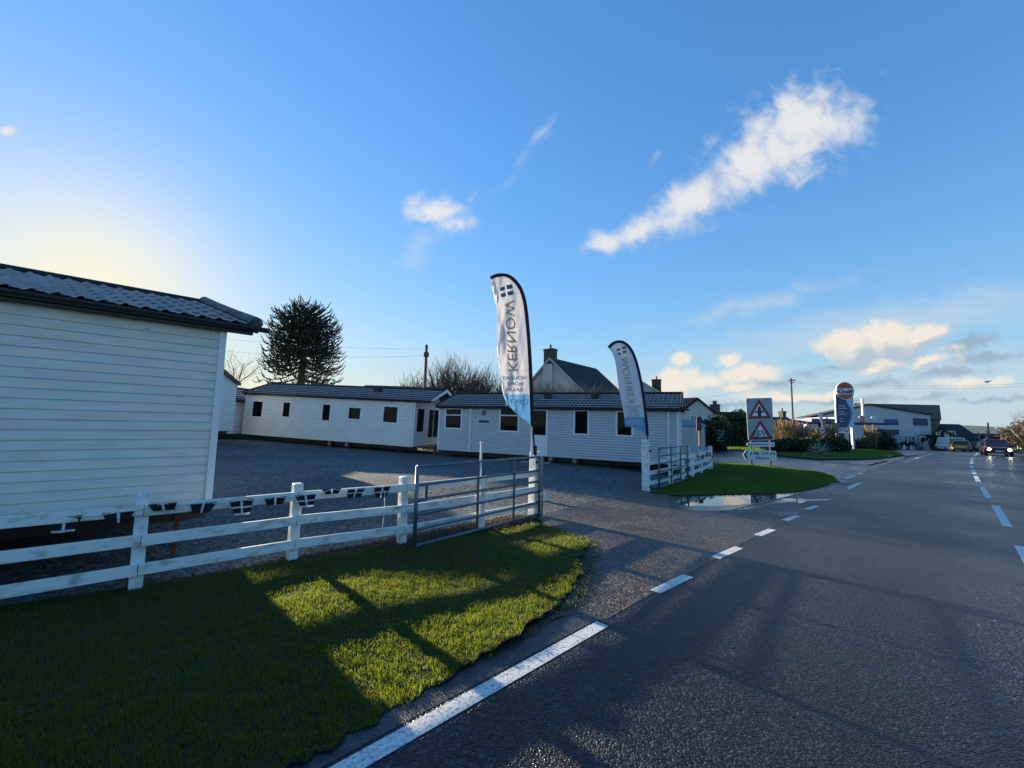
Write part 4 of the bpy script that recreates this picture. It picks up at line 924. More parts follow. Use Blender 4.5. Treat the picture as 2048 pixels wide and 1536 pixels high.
m = MB(); flat(m, [(1514.8, 832), (1515, 816), (1518.2, 812), (1521.4, 816), (1521.8, 832)], .032, .036); flat(m, [(1509.6, 822.2), (1527, 821.8), (1527, 825), (1509.8, 825.4)], .0365, .039); m.build('crossroads_symbol', ink, pn)
tri(1519.6, 839.3, 1496.8, 1546, 878.7)
m = MB()
for cx in (1511.6, 1529.5):
    c = SP(cx, 869.7, .034); r0 = 4.6*YS/F; vs = []
    for k in range(24):
        a = 2*PI*k/24
        for r_ in (r0, r0*.66): vs.append(c+Vector((math.cos(a)*r_, 0, math.sin(a)*r_)))
    m.add(vs, [(2*k, 2*k+1, (2*k+3) % 48, (2*k+2) % 48) for k in range(24)])
def bar2(a, b, w): m.beam(SP(*a, .034), SP(*b, .034), .004, w*YS/F, upd=Vector((0, 0, 1)))
for a, b in (((1511.6, 869.7), (1516, 862.8)), ((1515.4, 861), (1519.5, 871)), ((1516, 863), (1525.5, 863)), ((1519.5, 871), (1525.5, 863)), ((1524.3, 860), (1529.5, 869.7)), ((1511.6, 869.7), (1519.5, 871)), ((1513.4, 860.8), (1517.5, 860.6)), ((1522.5, 860), (1526, 861))): bar2(a, b, 1.3)
m.build('bicycle_symbol', ink, pn)
m = MB(); flat(m, rrect([(1492, 889), (1497, 884), (1548.3, 884.4), (1549, 893.8), (1497.5, 893.8)], 1.2), .0, .02); d1 = m.build('direction_panel', signwhite, sgn)
m = MB(); flat(m, [(1494.3, 889), (1497.2, 885.8), (1498.8, 885.8), (1496.2, 889), (1498.8, 892.4), (1497.2, 892.4)], .02, .024)
put_text(m, 'Jacobstow', SP(1519, 888.9, .02), (1, 0, 0), (0, 0, 1), (0, -1, 0), capw=35*YS/F, caph=5.6*YS/F, bold=.012); put_text(m, '1', SP(1543.6, 889, .02), (1, 0, 0), (0, 0, 1), (0, -1, 0), caph=5*YS/F, bold=.012); m.build('lettering', ink, d1)
m = MB(); flat(m, rrect([(1485.3, 909.5), (1491.5, 900), (1551.7, 902), (1553.5, 920.8), (1491, 919.5)], 1.2), .0, .02); d2 = m.build('direction_panel', signwhite, sgn)
m = MB(); flat(m, [(1487.6, 909.8), (1492.3, 902.3), (1495.6, 902.3), (1491.4, 909.8), (1495.6, 917.2), (1492.3, 917.2)], .02, .024)
put_text(m, '250 yds', SP(1536.5, 907.5, .02), (1, 0, 0), (0, 0, 1), (0, -1, 0), capw=27*YS/F, caph=6.8*YS/F, bold=.014); put_text(m, 'Edmore', SP(1524.5, 915.6, .02), (1, 0, 0), (0, 0, 1), (0, -1, 0), capw=26*YS/F, caph=5.4*YS/F, bold=.014)
flat(m, [(1499.5, 909.8), (1502.2, 903.8), (1504.9, 909.8), (1503.2, 909.8), (1502.2, 907.4), (1501.2, 909.8)], .02, .024)
flat(m, rrect([(1507, 904), (1514.6, 904), (1517, 907), (1517, 909), (1507, 909)], .8), .02, .024); flat(m, [(1517.2, 908.2), (1519.2, 908.2), (1519.2, 909), (1517.2, 909)], .02, .024); m.build('lettering', ink, d2)
m = MB(); flat(m, [(1509, 905.3), (1512.3, 905.3), (1512.3, 907), (1509, 907)], .0245, .027); m.build('van_window', signwhite, d2)
# ------------------------------------------------------------------ plants
def leafcloud(ells, n, size, shell=.55):
    """leaf-sized quads through a set of ellipsoids (centre, radii)"""
    C = np.array([e[0] for e in ells], float); Rr = np.array([e[1] for e in ells], float); vol = Rr.prod(1); pick = rng.choice(len(ells), n, p=vol/vol.sum())
    d = rng.normal(size=(n, 3)); d /= np.linalg.norm(d, axis=1)[:, None]; r = (shell+(1-shell)*rng.random(n)**.7)*(1+.12*np.sin(d[:, 0]*7+pick)*np.sin(d[:, 2]*9)+.10*rng.normal(size=n))
    c = C[pick]+d*r[:, None]*Rr[pick]
    a = rng.normal(size=(n, 3)); a /= np.linalg.norm(a, axis=1)[:, None]; b = np.cross(a, rng.normal(size=(n, 3))); b /= np.linalg.norm(b, axis=1)[:, None]
    s = (size*rng.uniform(.6, 1.4, n))[:, None]
    V = np.stack([c-a*s, c+b*s*.5, c+a*s, c-b*s*.5], 1).reshape(-1, 3); base = np.arange(n)*4
    return V, np.arange(n*4), base, np.full(n, 4)
def foliage(name, parent, ells, n, size, m, shell=.55):
    return npmesh(name, *leafcloud(ells, n, size, shell), m, parent)
def bush(name, label, cat, ells, n, size, m, group=None, stems=5):
    c = Vector(ells[0][0]); base = Vector((c.x, c.y, H(c.x, c.y))); root = thing(name, label, cat, base, group)
    foliage('foliage', root, ells, n, size, m)
    b = MB()
    for k in range(stems):
        e = Vector(random.choice(ells)[0]); b.tube([Vector((c.x, c.y, H(c.x, c.y)-.1)).lerp(Vector((e.x, e.y, H(e.x, e.y)-.1)), .7), e+Vector((random.uniform(-.4, .4), random.uniform(-.4, .4), 0))], [.06, .02], 5)
    b.build('stems', mat('bark', (.05, .04, .032), .9), root); return root
leaf_dark = mat('leaf_dark', (.018, .040, .018), .6, c2=(.035, .062, .022), nscale=1.2, trans=.25)
leaf_olive = mat('leaf_olive', (.07, .095, .018), .6, c2=(.13, .14, .03), nscale=1.5, trans=.4)
leaf_brown = mat('leaf_brown', (.10, .065, .03), .8, c2=(.06, .06, .02), nscale=1.2, trans=.2)
twig = mat('twig', (.105, .078, .055), .9); twig_warm = mat('twig_warm', (.20, .13, .085), .9); bark = mat('bark', (.05, .04, .032), .9)
def branchy(base, h, spread, levels, kids, r0, seed, up=.55, lean=(0, 0), first=.22, wig=.12):
    """recursive bare branches; returns (trunk MB, crown MB)"""
    rd = random.Random(seed); T = MB(); Cn = MB()
    def grow(p, d, l, r, lev, mb):
        n = 4; pts = [p]; rs = [r]; q = p.copy(); dd = d.copy()
        for i in range(n):
            dd = (dd+Vector((rd.uniform(-wig, wig), rd.uniform(-wig, wig), rd.uniform(-wig*.4, wig*.9)))).normalized(); q = q+dd*(l/n); pts.append(q.copy()); rs.append(r*(1-.55*(i+1)/n))
        mb.tube(pts, rs, 6 if lev == 0 else (4 if lev < 2 else 3), 0, False)
        if lev >= levels: return
        k = kids[min(lev, len(kids)-1)]
        for i in range(k):
            t = (first if lev == 0 else .2)+(1-(first if lev == 0 else .2))*(i+rd.random())/k; idx = min(n-1, int(t*n)); pp = pts[idx].lerp(pts[idx+1], t*n-idx)
            a = rd.uniform(0, 2*PI); o = dd.orthogonal().normalized(); o2 = dd.cross(o); s = (o*math.cos(a)+o2*math.sin(a)); nd = (d*rd.uniform(.5, 1.0)+s*spread*rd.uniform(.6, 1.2)+Vector((0, 0, up*rd.uniform(.2, 1)))).normalized()
            grow(pp, nd, l*rd.uniform(.48, .72), rs[idx]*.55, lev+1, Cn)
    grow(Vector(base), Vector((lean[0], lean[1], 1)).normalized(), h*.55, r0, 0, T)
    return T, Cn
def bare_tree(label, base, h, spread, levels, kids, r0, seed, m, group=None, name='bare_tree', cat='tree', **k):
    root = thing(name, label, cat, base, group); T, Cn = branchy(Vector(base)-Vector((0, 0, .2)), h, spread, levels, kids, r0, seed, **k)
    T.build('trunk', m, root); Cn.build('crown', m, root); return root
# bare tree at the left, behind the caravans
bp_ = at(455, 850, 38); bare_tree('pale bare tree with open branching above the caravan roofs left of the monkey puzzle', Vector((bp_.x, bp_.y, 1.0)), 8.6, .9, 4, (7, 5, 4, 4), .16, 5, mat('twig_grey', (.13, .105, .09), .9))
# monkey puzzle
mpm = mat('monkey_puzzle_leaf', (.012, .022, .012), .55, c2=(.022, .034, .016), nscale=3); mpt = mat('monkey_puzzle_bark', (.06, .05, .04), .9, bump=.4, bscale=20)
YM = 36.0; b0 = at(603, 845, YM); zt = at(617, 606, YM).z; xb = at(601, 775, YM); xt = at(617, 606, YM)
mz = thing('monkey_puzzle_tree', 'dark monkey puzzle tree with dense dome crown behind the pale caravan', 'tree', Vector((b0.x, YM, 1.0)))
m = MB(); m.tube([(xb.x-.05, YM, .5), (xb.x, YM, xb.z), (xb.x+.03, YM, (xb.z+zt)/2), (xb.x+.05, YM, zt-.5)], [.42, .34, .22, .06], 10); m.build('trunk', mpt, mz, True)
Vv = []; Ff = []; rd = random.Random(3)
def rope(mb, pts, r):
    mb.tube(pts, [r*.8]+[r]*(len(pts)-2)+[r*.35], 4, 0, True)
    # stiff scale leaves
    for a, b in zip(pts, pts[1:]):
        d = (b-a); l = d.length; n = max(1, int(l/.12))
        for i in range(n):
            p = a+d*((i+rd.random())/n); o = d.orthogonal().normalized(); an = rd.uniform(0, 2*PI); s = (o*math.cos(an)+d.normalized().cross(o)*math.sin(an)); t = d.normalized(); w = t.cross(s)*.035
            tip = p+s*(r+.08)+t*.11; mb.add([p+w, p-w, tip], [(0, 1, 2)])
m = MB(); zb0 = at(603, 770, YM).z; cx = xb.x+.02; pf = ((0, .30), (.05, .54), (.12, .74), (.25, .86), (.4, .90), (.6, .96), (1.0, 1.06))
nw = 32
for k in range(nw):
    f = k/(nw-1); ze = zb0+(zt-zb0-.45)*f; g_ = 1-f; Rk = 3.0*next(a[1]+(b_[1]-a[1])*(g_-a[0])/(b_[0]-a[0]) for a, b_ in zip(pf, pf[1:]) if g_ <= b_[0]+1e-9)
    nb = 5 if f < .35 else 9
    for j in range(nb):
        if f < .15 and rd.random() < .35: continue
        a = 2*PI*(j+rd.random()*.7)/nb+k*.9; Rj = Rk*rd.uniform(.84, 1.05); el = -.22+.85*f**1.6+rd.uniform(-.16, .16); zj = ze+rd.uniform(-.22, .22); za = zj-Rj*el; dirv = Vector((math.cos(a), math.sin(a), 0)); sag = (.95-.55*f)*rd.uniform(.6, 1.2); pts = []
        for i in range(7):
            t = i/6; pts.append(Vector((cx, YM, za+(zj-za)*t-sag*1.5*t*(1-t)*(.35+t)+.10*t*t))+dirv*(Rj*t))
        rope(m, pts, .05+.015*f)
        for i in range(2, 7):
            for sg_ in (-1, 1, 0):
                if rd.random() < (.22 if sg_ else .6): continue
                p = pts[i]; side = Vector((-dirv.y, dirv.x, 0))*sg_; l = (.35+.65*rd.random())*(1.05-.3*f); vr = rd.uniform(-.45, .55)+.25*f; q = [p]
                for s in range(1, 4):
                    tt = s/3; q.append(p+dirv*(l*.7*tt)+side*(l*.65*tt*rd.uniform(.8, 1.1))+Vector((0, 0, l*(vr*tt-.30*tt*(1-tt)*2+.35*tt*tt))))
                rope(m, q, .042)
m.build('crown', mpm, mz)
# hedgerow of bare scrub between the poles and the chimney house
scr = 'bare scrub behind the caravan roofs'
def thicket(label, px, Y, hw, ytop, n, seed, m):
    b = at(px, 850, Y); zt_ = at(px, ytop, Y).z; root = thing('bare_bush', label, 'bush', Vector((b.x, Y, .3)), scr); rd = random.Random(seed); mb = MB(); st = MB()
    for k in range(n):
        a = rd.uniform(0, 2*PI); e = math.acos(rd.uniform(-.15, 1)); rr = rd.uniform(.72, 1.0)*(1+.10*math.sin(a*5+seed)); zc = zt_*.42
        t = Vector((b.x+hw*math.sin(e)*math.cos(a)*rr, Y+1.6*math.sin(e)*math.sin(a)*rr, zc+(zt_-zc)*math.cos(e)*rr)); s0 = Vector((b.x+rd.uniform(-.5, .5)*hw, Y+rd.uniform(-.5, .5), .2)); mid = s0.lerp(t, .55)+Vector((rd.uniform(-.3, .3), 0, rd.uniform(0, .5)))
        if k % 6 == 0: st.tube([s0, mid, t], [.07, .045, .012], 4, 0, False)
        else: mb.tube([s0.lerp(mid, .5), mid, t], [.03, .022, .008], 3, 0, False)
        for q in range(7):
            u = rd.uniform(.15, 1); p = mid.lerp(t, u); d = (t-mid).normalized(); w = Vector((rd.gauss(0, 1), rd.gauss(0, 1), rd.gauss(.5, 1))).normalized(); l = rd.uniform(.4, 1.1); e2 = p+(d*.6+w*.8)*l; mb.tube([p, p.lerp(e2, .5)+w*.05, e2], [.014, .010, .004], 3, 0, False)
    st.build('stems', m, root); mb.build('twigs', m, root)
for a_ in (('wide dark bare thicket beside the wooden pole', 905, 33, 3.1, 716, 520, 11), ('thin bare scrub left of the wooden pole', 825, 35, 1.9, 742, 150, 12), ('bare bush just left of the taller feather flag', 965, 32, 1.8, 735, 260, 13), ('low bare bush partly behind the taller feather flag', 1012, 33, 1.4, 752, 200, 17)): thicket(*a_, twig)
for i, px in enumerate((1075, 1098, 1124, 1150, 1176, 1202, 1226)):
    Y = 27+.4*(i % 3); b = at(px, 850, Y); root = thing('coppiced_hedge', ('brown twiggy hedge clump in front of the chimney house wall', 'brown twiggy hedge clump below the front chimney', 'brown twiggy hedge clump under the left end of the slate roof', 'brown twiggy hedge clump in the middle of the row over the caravan roof', 'sparser brown hedge clump below the small gable', 'low brown hedge clump over the caravan ridge near the second vent', 'brown hedge clump just left of the shorter feather flag')[i], 'hedge', Vector((b.x, Y, .3)), 'twiggy hedge clumps over the grey caravan')
    m = MB(); rd = random.Random(i+50)
    for k in range(230):
        a = Vector((b.x+rd.uniform(-.5, .5), Y+rd.uniform(-.4, .4), rd.uniform(.8, 3.2))); l = rd.uniform(1.2, 2.4); t = a+Vector((rd.uniform(-.45, .45)*l, rd.uniform(-.3, .3)*l, l)); t.z = min(t.z, 5.35-.10*i+rd.uniform(-.7, .15)); m.tube([a, a.lerp(t, .5)+Vector((rd.uniform(-.08, .08), 0, .05)), t], [.022, .015, .006], 3, 0, False)
    m.build('twigs', twig_warm, root); m = MB()
    for k in range(5): q = Vector((b.x+rd.uniform(-.35, .35), Y, .2)); m.tube([q, q+Vector((rd.uniform(-.2, .2), 0, 1.9))], [.07, .04], 5)
    m.build('stems', bark, root)
# evergreen hedge and bushes at the side road
for (px, py, Y, rx, rz, n, mm, lb, nm) in (
    (1422, 868, 40, 1.7, 1.6, 5000, leaf_dark, 'dark evergreen hedge block at the corner of the side road', 'hedge'),
    (1462, 866, 50, 2.9, 2.5, 7000, leaf_dark, 'big dark evergreen bush between the hedge corner and the warning sign', 'bush'),
    (1492, 868, 53, 2.1, 2.1, 4000, leaf_dark, 'dark bush directly behind the warning sign board', 'bush'),
    (1424, 845, 42, 1.4, .75, 2600, leaf_olive, 'yellow green sunlit bush on top of the dark hedge', 'bush'),
    (1465, 836, 51, 2.0, .75, 2200, leaf_olive, 'olive topped bush under the bare twigs beside the warning sign', 'bush')):
    c = at(px, py, Y); bush('evergreen_'+nm, lb, nm, [((c.x, Y, c.z), (rx, 1.5, rz)), ((c.x-rx*.5, Y-.3, c.z-rz*.2), (rx*.6, 1.2, rz*.8)), ((c.x+rx*.5, Y+.2, c.z-rz*.1), (rx*.6, 1.2, rz*.85))], n, .16, mm)
b = at(1462, 850, 52); bare_tree('small bare tree rising from the olive bush left of the warning sign', Vector((b.x, 52, .5)), 5.6, 1.0, 3, (7, 5, 4), .08, 21, twig, up=.25)
def pampas(px, Y, hh, label, seed, plume=True, tone=None, spread=.8, n=260, group='pampas grass clumps on the bank'):
    base = at(px, 890, Y); bz = H(base.x, Y)+.1; root = thing('pampas_grass', label, 'pampas grass', Vector((base.x, Y, bz)), group); rd = random.Random(seed); m = MB(); pl = MB()
    for k in range(n):
        a = rd.uniform(0, 2*PI); l = hh*rd.uniform(.45, .95); o = Vector((math.cos(a), math.sin(a), 0))*rd.uniform(.15, 1)*spread*hh*.5; b0 = Vector((base.x, Y, bz))+Vector((rd.uniform(-.25, .25), rd.uniform(-.25, .25), 0)); w = Vector((-math.sin(a), math.cos(a), 0))*.018
        p1 = b0+o*.45+Vector((0, 0, l*.75)); p2 = b0+o*.85+Vector((0, 0, l*.95)); p3 = b0+o*1.25+Vector((0, 0, l*.72)); m.add([b0-w, b0+w, p1+w, p1-w, p2+w*.8, p2-w*.8, p3], [(0, 1, 2, 3), (3, 2, 4, 5), (5, 4, 6)])
    m.build('leaves', mat('pampas_leaf', (.30, .23, .11), .7, c2=(.14, .12, .05), nscale=2, trans=.3), root)
    if plume:
        for k in range(26):
            a = rd.uniform(0, 2*PI); o = Vector((math.cos(a), math.sin(a), 0))*rd.uniform(.05, .5)*spread*hh*.7; b0 = Vector((base.x, Y, bz)); l = hh*rd.uniform(.75, 1.15); t = b0+o+Vector((0, 0, l)); pl.tube([b0, b0+o*.5+Vector((0, 0, l*.6)), b0+o*.85+Vector((0, 0, l*.8)), t-Vector((0, 0, .02)), t+o*.12], [.012, .012, .05, .075, .01], 5)
        pl.build('plumes', mat('pampas_plume', (.58, .43, .27), .9, c2=(.42, .30, .18), nscale=6, trans=.35), root)
for i, (px, Y, hh, lb) in enumerate(((1556, 42, 2.6, 'straw coloured pampas clump right beside the warning sign'), (1572, 41, 2.8, 'tall straw pampas clump below the wooden pole'), (1588, 42, 2.7, 'pampas clump just right of the wooden pole'), (1604, 41, 2.4, 'middle pampas clump leaning over the dark bank'), (1620, 43, 2.3, 'pale pampas clump left of the round speed sign'), (1640, 42, 2.2, 'pinkish pampas plumes behind the round speed sign'), (1664, 42, 2.6, 'arching pampas clump beside the fuel totem'))):
    pampas(px, Y, hh, lb, 100+i)
for (px, py, Y, rx, rz, n, lb) in ((1565, 892, 38.5, 1.9, .62, 3000, 'dark low bush under the straw pampas beside the sign'), (1598, 892, 38, 1.8, .62, 3000, 'dark low bush under the middle pampas clumps'), (1625, 890, 39, 1.4, .7, 2400, 'dark green bush left of the spiky strap leaved plant'), (1663, 889, 41, 1.4, .8, 2600, 'dark bush at the foot of the fuel totem')):
    c = at(px, py, Y); bush('low_bush', lb, 'bush', [((c.x, Y, c.z), (rx, 1.2, rz)), ((c.x+rx*.5, Y, c.z-.2), (rx*.7, 1, rz*.8))], n, .15, leaf_dark)
# strap-leaved plant
px0 = gp(1637, 911); root = thing('strap_leaf_plant', 'pale variegated spiky strap leaved plant at the kerb of the side road', 'plant', px0); m = MB(); rd = random.Random(9)
for k in range(150):
    a = rd.uniform(0, 2*PI); l = rd.uniform(1.2, 2.3); o = Vector((math.cos(a), math.sin(a), 0)); el = rd.uniform(.35, 1.25); w = Vector((-math.sin(a), math.cos(a), 0))*.028; b0 = px0+Vector((rd.uniform(-.2, .2), rd.uniform(-.2, .2), 0))
    q = [b0+o*(l*t*math.cos(el)*.95)+Vector((0, 0, l*(t*math.sin(el)-.55*t*t*(1.3-el*.6)))) for t in (0, .33, .66, 1)]
    m.add([q[0]-w, q[0]+w, q[1]+w, q[1]-w, q[2]+w*.8, q[2]-w*.8, q[3]], [(0, 1, 2, 3), (3, 2, 4, 5), (5, 4, 6)])
m.build('leaves', mat('strap_leaf', (.42, .46, .30), .45, c2=(.14, .20, .10), nscale=5, trans=.25), root)
# right-hand roadside tree and its hedge
b = at(2062, 870, 36); bare_tree('bare spreading tree at the right edge beyond the oncoming car', Vector((b.x, 36, -.1)), 6.4, 1.25, 4, (9, 6, 5, 4), .16, 31, mat('twig_pale', (.24, .19, .15), .9), up=.2, first=.12)
c = at(2046, 868, 42); bush('roadside_hedge', 'rough brown hedge under the bare tree at the right edge', 'hedge', [((c.x, 42, c.z-.2), (1.6, 1.5, 1.1)), ((c.x+2.5, 43, c.z+.1), (2.2, 1.5, 1.5))], 3600, .14, leaf_brown)
# ------------------------------------------------------------------ houses and sheds further off
render_w = mat('render_white', (.58, .57, .52), .8, c2=(.48, .47, .42), nscale=.7); render_g = mat('render_grey', (.44, .46, .46), .8, c2=(.36, .38, .38), nscale=.8)
slate = mat('slate', (.012, .018, .023), .75, c2=(.026, .034, .040), nscale=2.5, stretch=(1, 1, 9), spec=.2); redtile = mat('red_tile', (.17, .065, .05), .75, c2=(.11, .05, .04), nscale=3); browntile = mat('brown_roof', (.07, .05, .04), .8, c2=(.10, .075, .055), nscale=2)
brick = mat('chimney_brick', (.055, .06, .045), .9, c2=(.09, .085, .06), nscale=7); stone = mat('stone', (.20, .17, .13), .9, c2=(.12, .11, .09), nscale=3); pot = mat('chimney_pot', (.22, .11, .07), .8)
dwin = mat('dark_window', (.012, .016, .022), .08, spec=.8)
def house(name, label, cat, apex, gdir, rdir, hw, eave, rlen, base, wallm, roofm_, ov=.25, chim=(), wins=(), hip=False):
    """apex: gable peak (front); gdir: horizontal along the gable to its right; rdir: ridge direction away"""
    apex = Vector(apex); g = Vector(gdir).normalized(); r = Vector(rdir).normalized(); rise = apex.z-eave
    f = Vector((apex.x, apex.y, 0)); root = thing(name, label, cat, Vector((f.x, f.y, base))); Z = Vector((0, 0, 1))
    w = MB(); p = [f-g*hw+Z*base, f+g*hw+Z*base, f+g*hw+Z*eave, f+Z*apex.z, f-g*hw+Z*eave]; w.prism(p, r*rlen); w.build('wall', wallm, root)
    s = rise/hw; rf = MB()
    for sd in (-1, 1):
        a0 = f-r*ov+Z*(apex.z+.10); a1 = f+r*(rlen+ov)+Z*(apex.z+.10); e0_ = f-r*ov+g*(sd*(hw+ov))+Z*(eave-ov*s+.10); e1_ = f+r*(rlen+ov)+g*(sd*(hw+ov))+Z*(eave-ov*s+.10); t = Z*-.09
        rf.add([a0, a1, e1_, e0_, a0+t, a1+t, e1_+t, e0_+t], [(0, 1, 2, 3), (4, 7, 6, 5), (0, 3, 7, 4), (1, 5, 6, 2), (3, 2, 6, 7), (0, 4, 5, 1)])
    R_ = rf.build('roof', roofm_, root)
    b = MB()
    for sd in (-1, 1): b.beam(f-r*(ov+.015)+Z*(apex.z-.02), f-r*(ov+.015)+g*(sd*(hw+ov))+Z*(eave-ov*s-.02), .03, .2)
    b.build('bargeboard', render_g if ov == .25 and wallm is not stone else slate, R_)
    for (al, ac, w1, h0, h1, d, pots, stack) in chim:
        c = MB(); q = f+r*al+g*ac; c.box(q+Z*((h0+h1)/2), (w1, d, h1-h0), 0, 0, (g, r, Z)); c.box(q+Z*(h1-.12), (w1+.12, d+.12, .14), 0, 0, (g, r, Z)); ch = c.build('chimney', brick, R_)
        if stack: c = MB(); c.box(q-r*.0+Z*((base+h0)/2)-r*.10, (w1*1.0, d+.05, h0-base), 0, 0, (g, r, Z)); c.build('chimney_breast', wallm, root)
        for k in range(pots): c = MB(); c.lathe(q+g*((k-(pots-1)/2)*.32)+Z*h1, [(.13, 0), (.11, .35), (.14, .38), (.14, .45)], 10); c.build('chimney_pot', pot, ch)
    for (ac, z, ww, wh) in wins:
        c = MB(); q = f-r*.02+g*ac+Z*z
        for (dx_, dz_, sx_, sz_) in ((0, wh/2, ww+.14, .08), (0, -wh/2, ww+.14, .08), (-ww/2-.03, 0, .08, wh-.08), (ww/2+.03, 0, .08, wh-.08), (0, 0, .05, wh-.08)): c.box(q+g*dx_+Z*dz_-r*.02, (sx_, .09, sz_), 0, 0, (g, r, Z))
        wf = c.build('window', pvc, root); c = MB(); c.box(q, (ww, .05, wh), 0, 0, (g, r, Z)); c.build('pane', dwin, wf)
    return root
ap = at(1102, 717, 42); az = R(40); rd_ = Vector((math.sin(az), math.cos(az), 0)); gd = Vector((math.cos(az), -math.sin(az), 0))
house('house', 'rendered house with dark slate roof and tall front chimney behind the hedge clumps', 'house', ap, gd, rd_, 4.2, ap.z-3.85, 9.5, 0, render_w, slate, chim=((.25, -.25, 1.15, ap.z-.6, ap.z+1.05, .8, 1, True),))
q = at(1160, 768, 41); house('porch', 'small white gable porch in front of the slate roof', 'porch', q, gd, rd_, .8, q.z-.75, 2.2, 0, render_w, slate, ov=.1)
ap = at(1285, 764, 56); house('house', 'dark slate roofed house with squat chimney behind the shorter flag', 'house', ap, Vector((.9, -.43, 0)), Vector((.43, .9, 0)), 4.0, ap.z-2.6, 8, 0, render_g, slate, chim=((4.0, 1.4, 1.2, ap.z-1.2, ap.z+.75, .8, 1, False),))
ap = at(1393, 797, 40); house('house', 'white gabled house with red tiled roof right of the grey caravan', 'house', ap, Vector((1, -.05, 0)), Vector((-.55, .83, 0)), 1.65, ap.z-1.35, 7, 0, render_w, redtile, ov=.12, wins=((-.35, ap.z-2.0, .55, .75), (.75, ap.z-2.2, .4, .7)))
q = at(1383, 846, 36); house('shed', 'low shed with blue grey roof beside the white gabled house', 'shed', at(1386, 842, 34), Vector((.8, -.6, 0)), Vector((-.6, -.2, 0)), .9, at(1386, 852, 34).z, 3, 0, render_g, mat('blue_roof', (.10, .17, .28), .5), ov=.1)
ap = at(1424, 824, 52); house('house', 'low house with dark roof and potted stone chimney beyond the hedge', 'house', ap, Vector((.35, -.94, 0)), Vector((.94, .35, 0)), 3.0, ap.z-1.9, 6, 0, stone, slate, chim=((.5, 0, .95, ap.z-.5, ap.z+1.0, .7, 2, False),))
ap = at(1482, 818, 60); house('house', 'grey gabled house peeping out behind the warning sign', 'house', ap, Vector((1, 0, 0)), Vector((.5, .86, 0)), 2.0, ap.z-1.6, 7, 0, render_g, slate, wins=((0, ap.z-1.9, .9, 1.0),))
ap = at(1548, 835, 62); house('house', 'brown roofed house with end chimney between sign and wooden pole', 'house', ap, Vector((.2, -.98, 0)), Vector((.98, .2, 0)), 3.0, ap.z-2.2, 2.2, 0, stone, browntile, chim=((1.5, 0, .8, ap.z-.4, ap.z+1.0, .6, 1, False),))
# long brown roof behind the pale caravan
q0 = at(735, 772.5, 37); q1 = at(850, 768.5, 37); house('long_building', 'long low building with dull brown roof behind the pale caravan', 'building', Vector((q0.x, 37, q0.z)), Vector((0.1, -1, 0)), Vector((1, .1, 0)), 3.0, q0.z-1.1, 7.2, 0, render_g, browntile, ov=.2)
# ------------------------------------------------------------------ filling station
blue = mat('fascia_blue', (.012, .045, .20), .4, c2=(.02, .07, .26), nscale=1.5); deepblue = mat('totem_blue', (.006, .045, .15), .35); midblue = mat('totem_mid', (.01, .16, .36), .35); lightb = mat('totem_pale', (.40, .55, .66), .4); navy = mat('letter_navy', (.005, .012, .12), .4); orange = mat('logo_orange', (.50, .055, .02), .4); shedw = mat('shed_sheet', (.46, .51, .54), .6, c2=(.40, .45, .48), nscale=.6, stretch=(6, 6, .4)); greybase = mat('block_wall', (.38, .43, .46), .75, c2=(.30, .34, .36), nscale=.9); darkm = mat('dark_panel', (.018, .022, .03), .6); mossroof = mat('mossy_roof', (.062, .045, .034), .9, c2=(.095, .072, .05), nscale=.9); letters_pale = mat('letter_pale', (.45, .55, .70), .5)
YT = 50.0
tb = at(1687, 898, YT); tt = thing('fuel_totem', 'tall blue fuel price totem with round orange logo on top', 'sign', Vector((tb.x, YT, H(tb.x, YT))))
def T(px, py, o=0.0): p = at(px, py, YT); p.y -= o; return p
def tflat(mb, pts, o0, o1, mi=0): mb.prism([T(x, y, o0) for x, y in pts], (0, -(o1-o0), 0), mi)
m = MB(); tflat(m, [(1670, 779), (1706, 779), (1708.5, 855), (1673, 855)], -.18, 0); m.build('panel', lightb, tt)
m = MB(); cv = [(1690, 797), (1697, 812), (1700, 822), (1695, 824), (1697, 826), (1704, 818)]
tflat(m, [(1672.7, 790), (1690, 795), (1694, 806), (1701, 815), (1704.5, 826), (1702, 840), (1694, 854.5), (1674.6, 854.5)], 0, .02); m.build('wave_panel', deepblue, tt)
m = MB(); tflat(m, [(1693.5, 806), (1701, 815), (1704.5, 826), (1702, 840), (1696, 851), (1699, 836), (1699, 824), (1697, 815)], .021, .034); m.build('wave_panel', midblue, tt)
m = MB(); c = T(1688.3, 782, .0); r_ = 18.2*YT/F; m.lathe(c+Vector((0, -.02, 0)), [(r_, 0), (r_, .14)], 32, (0, -1, 0)); lg = m.build('logo_disc', signwhite, tt)
m = MB(); m.lathe(c+Vector((0, -.161, 0)), [(r_*.92, 0), (r_*.92, .02)], 32, (0, -1, 0)); m.build('logo_orange', orange, lg)
m = MB(); tflat(m, [(1671.3, 777.3), (1705.3, 777.3), (1705.3, 789), (1671.3, 789)], .185, .2); m.build('logo_band', signwhite, lg)
m = MB(); put_text(m, 'Gulf', T(1688.3, 783.2, .205), (1, 0, 0), (0, 0, 1), (0, -1, 0), capw=31*YT/F, caph=8.4*YT/F, bold=.035, t=.02); m.build('lettering', navy, lg)
m = MB()
for (x0, x1, y) in ((1677, 1690, 811), (1677, 1694, 816), (1677, 1688, 823), (1677, 1692, 828), (1678, 1684, 836.5), (1679, 1688, 842)): tflat(m, [(x0, y), (x1, y), (x1, y+1.3), (x0, y+1.3)], .021, .03)
m.build('price_lines', letters_pale, tt)
for px in (1675, 1706): m = MB(); a = T(px, 855, -.15); m.box(((a.x), a.y, (a.z+tb.z-.2)/2), (.2, .28, a.z-tb.z+.3)); m.build('leg', lightb, tt)
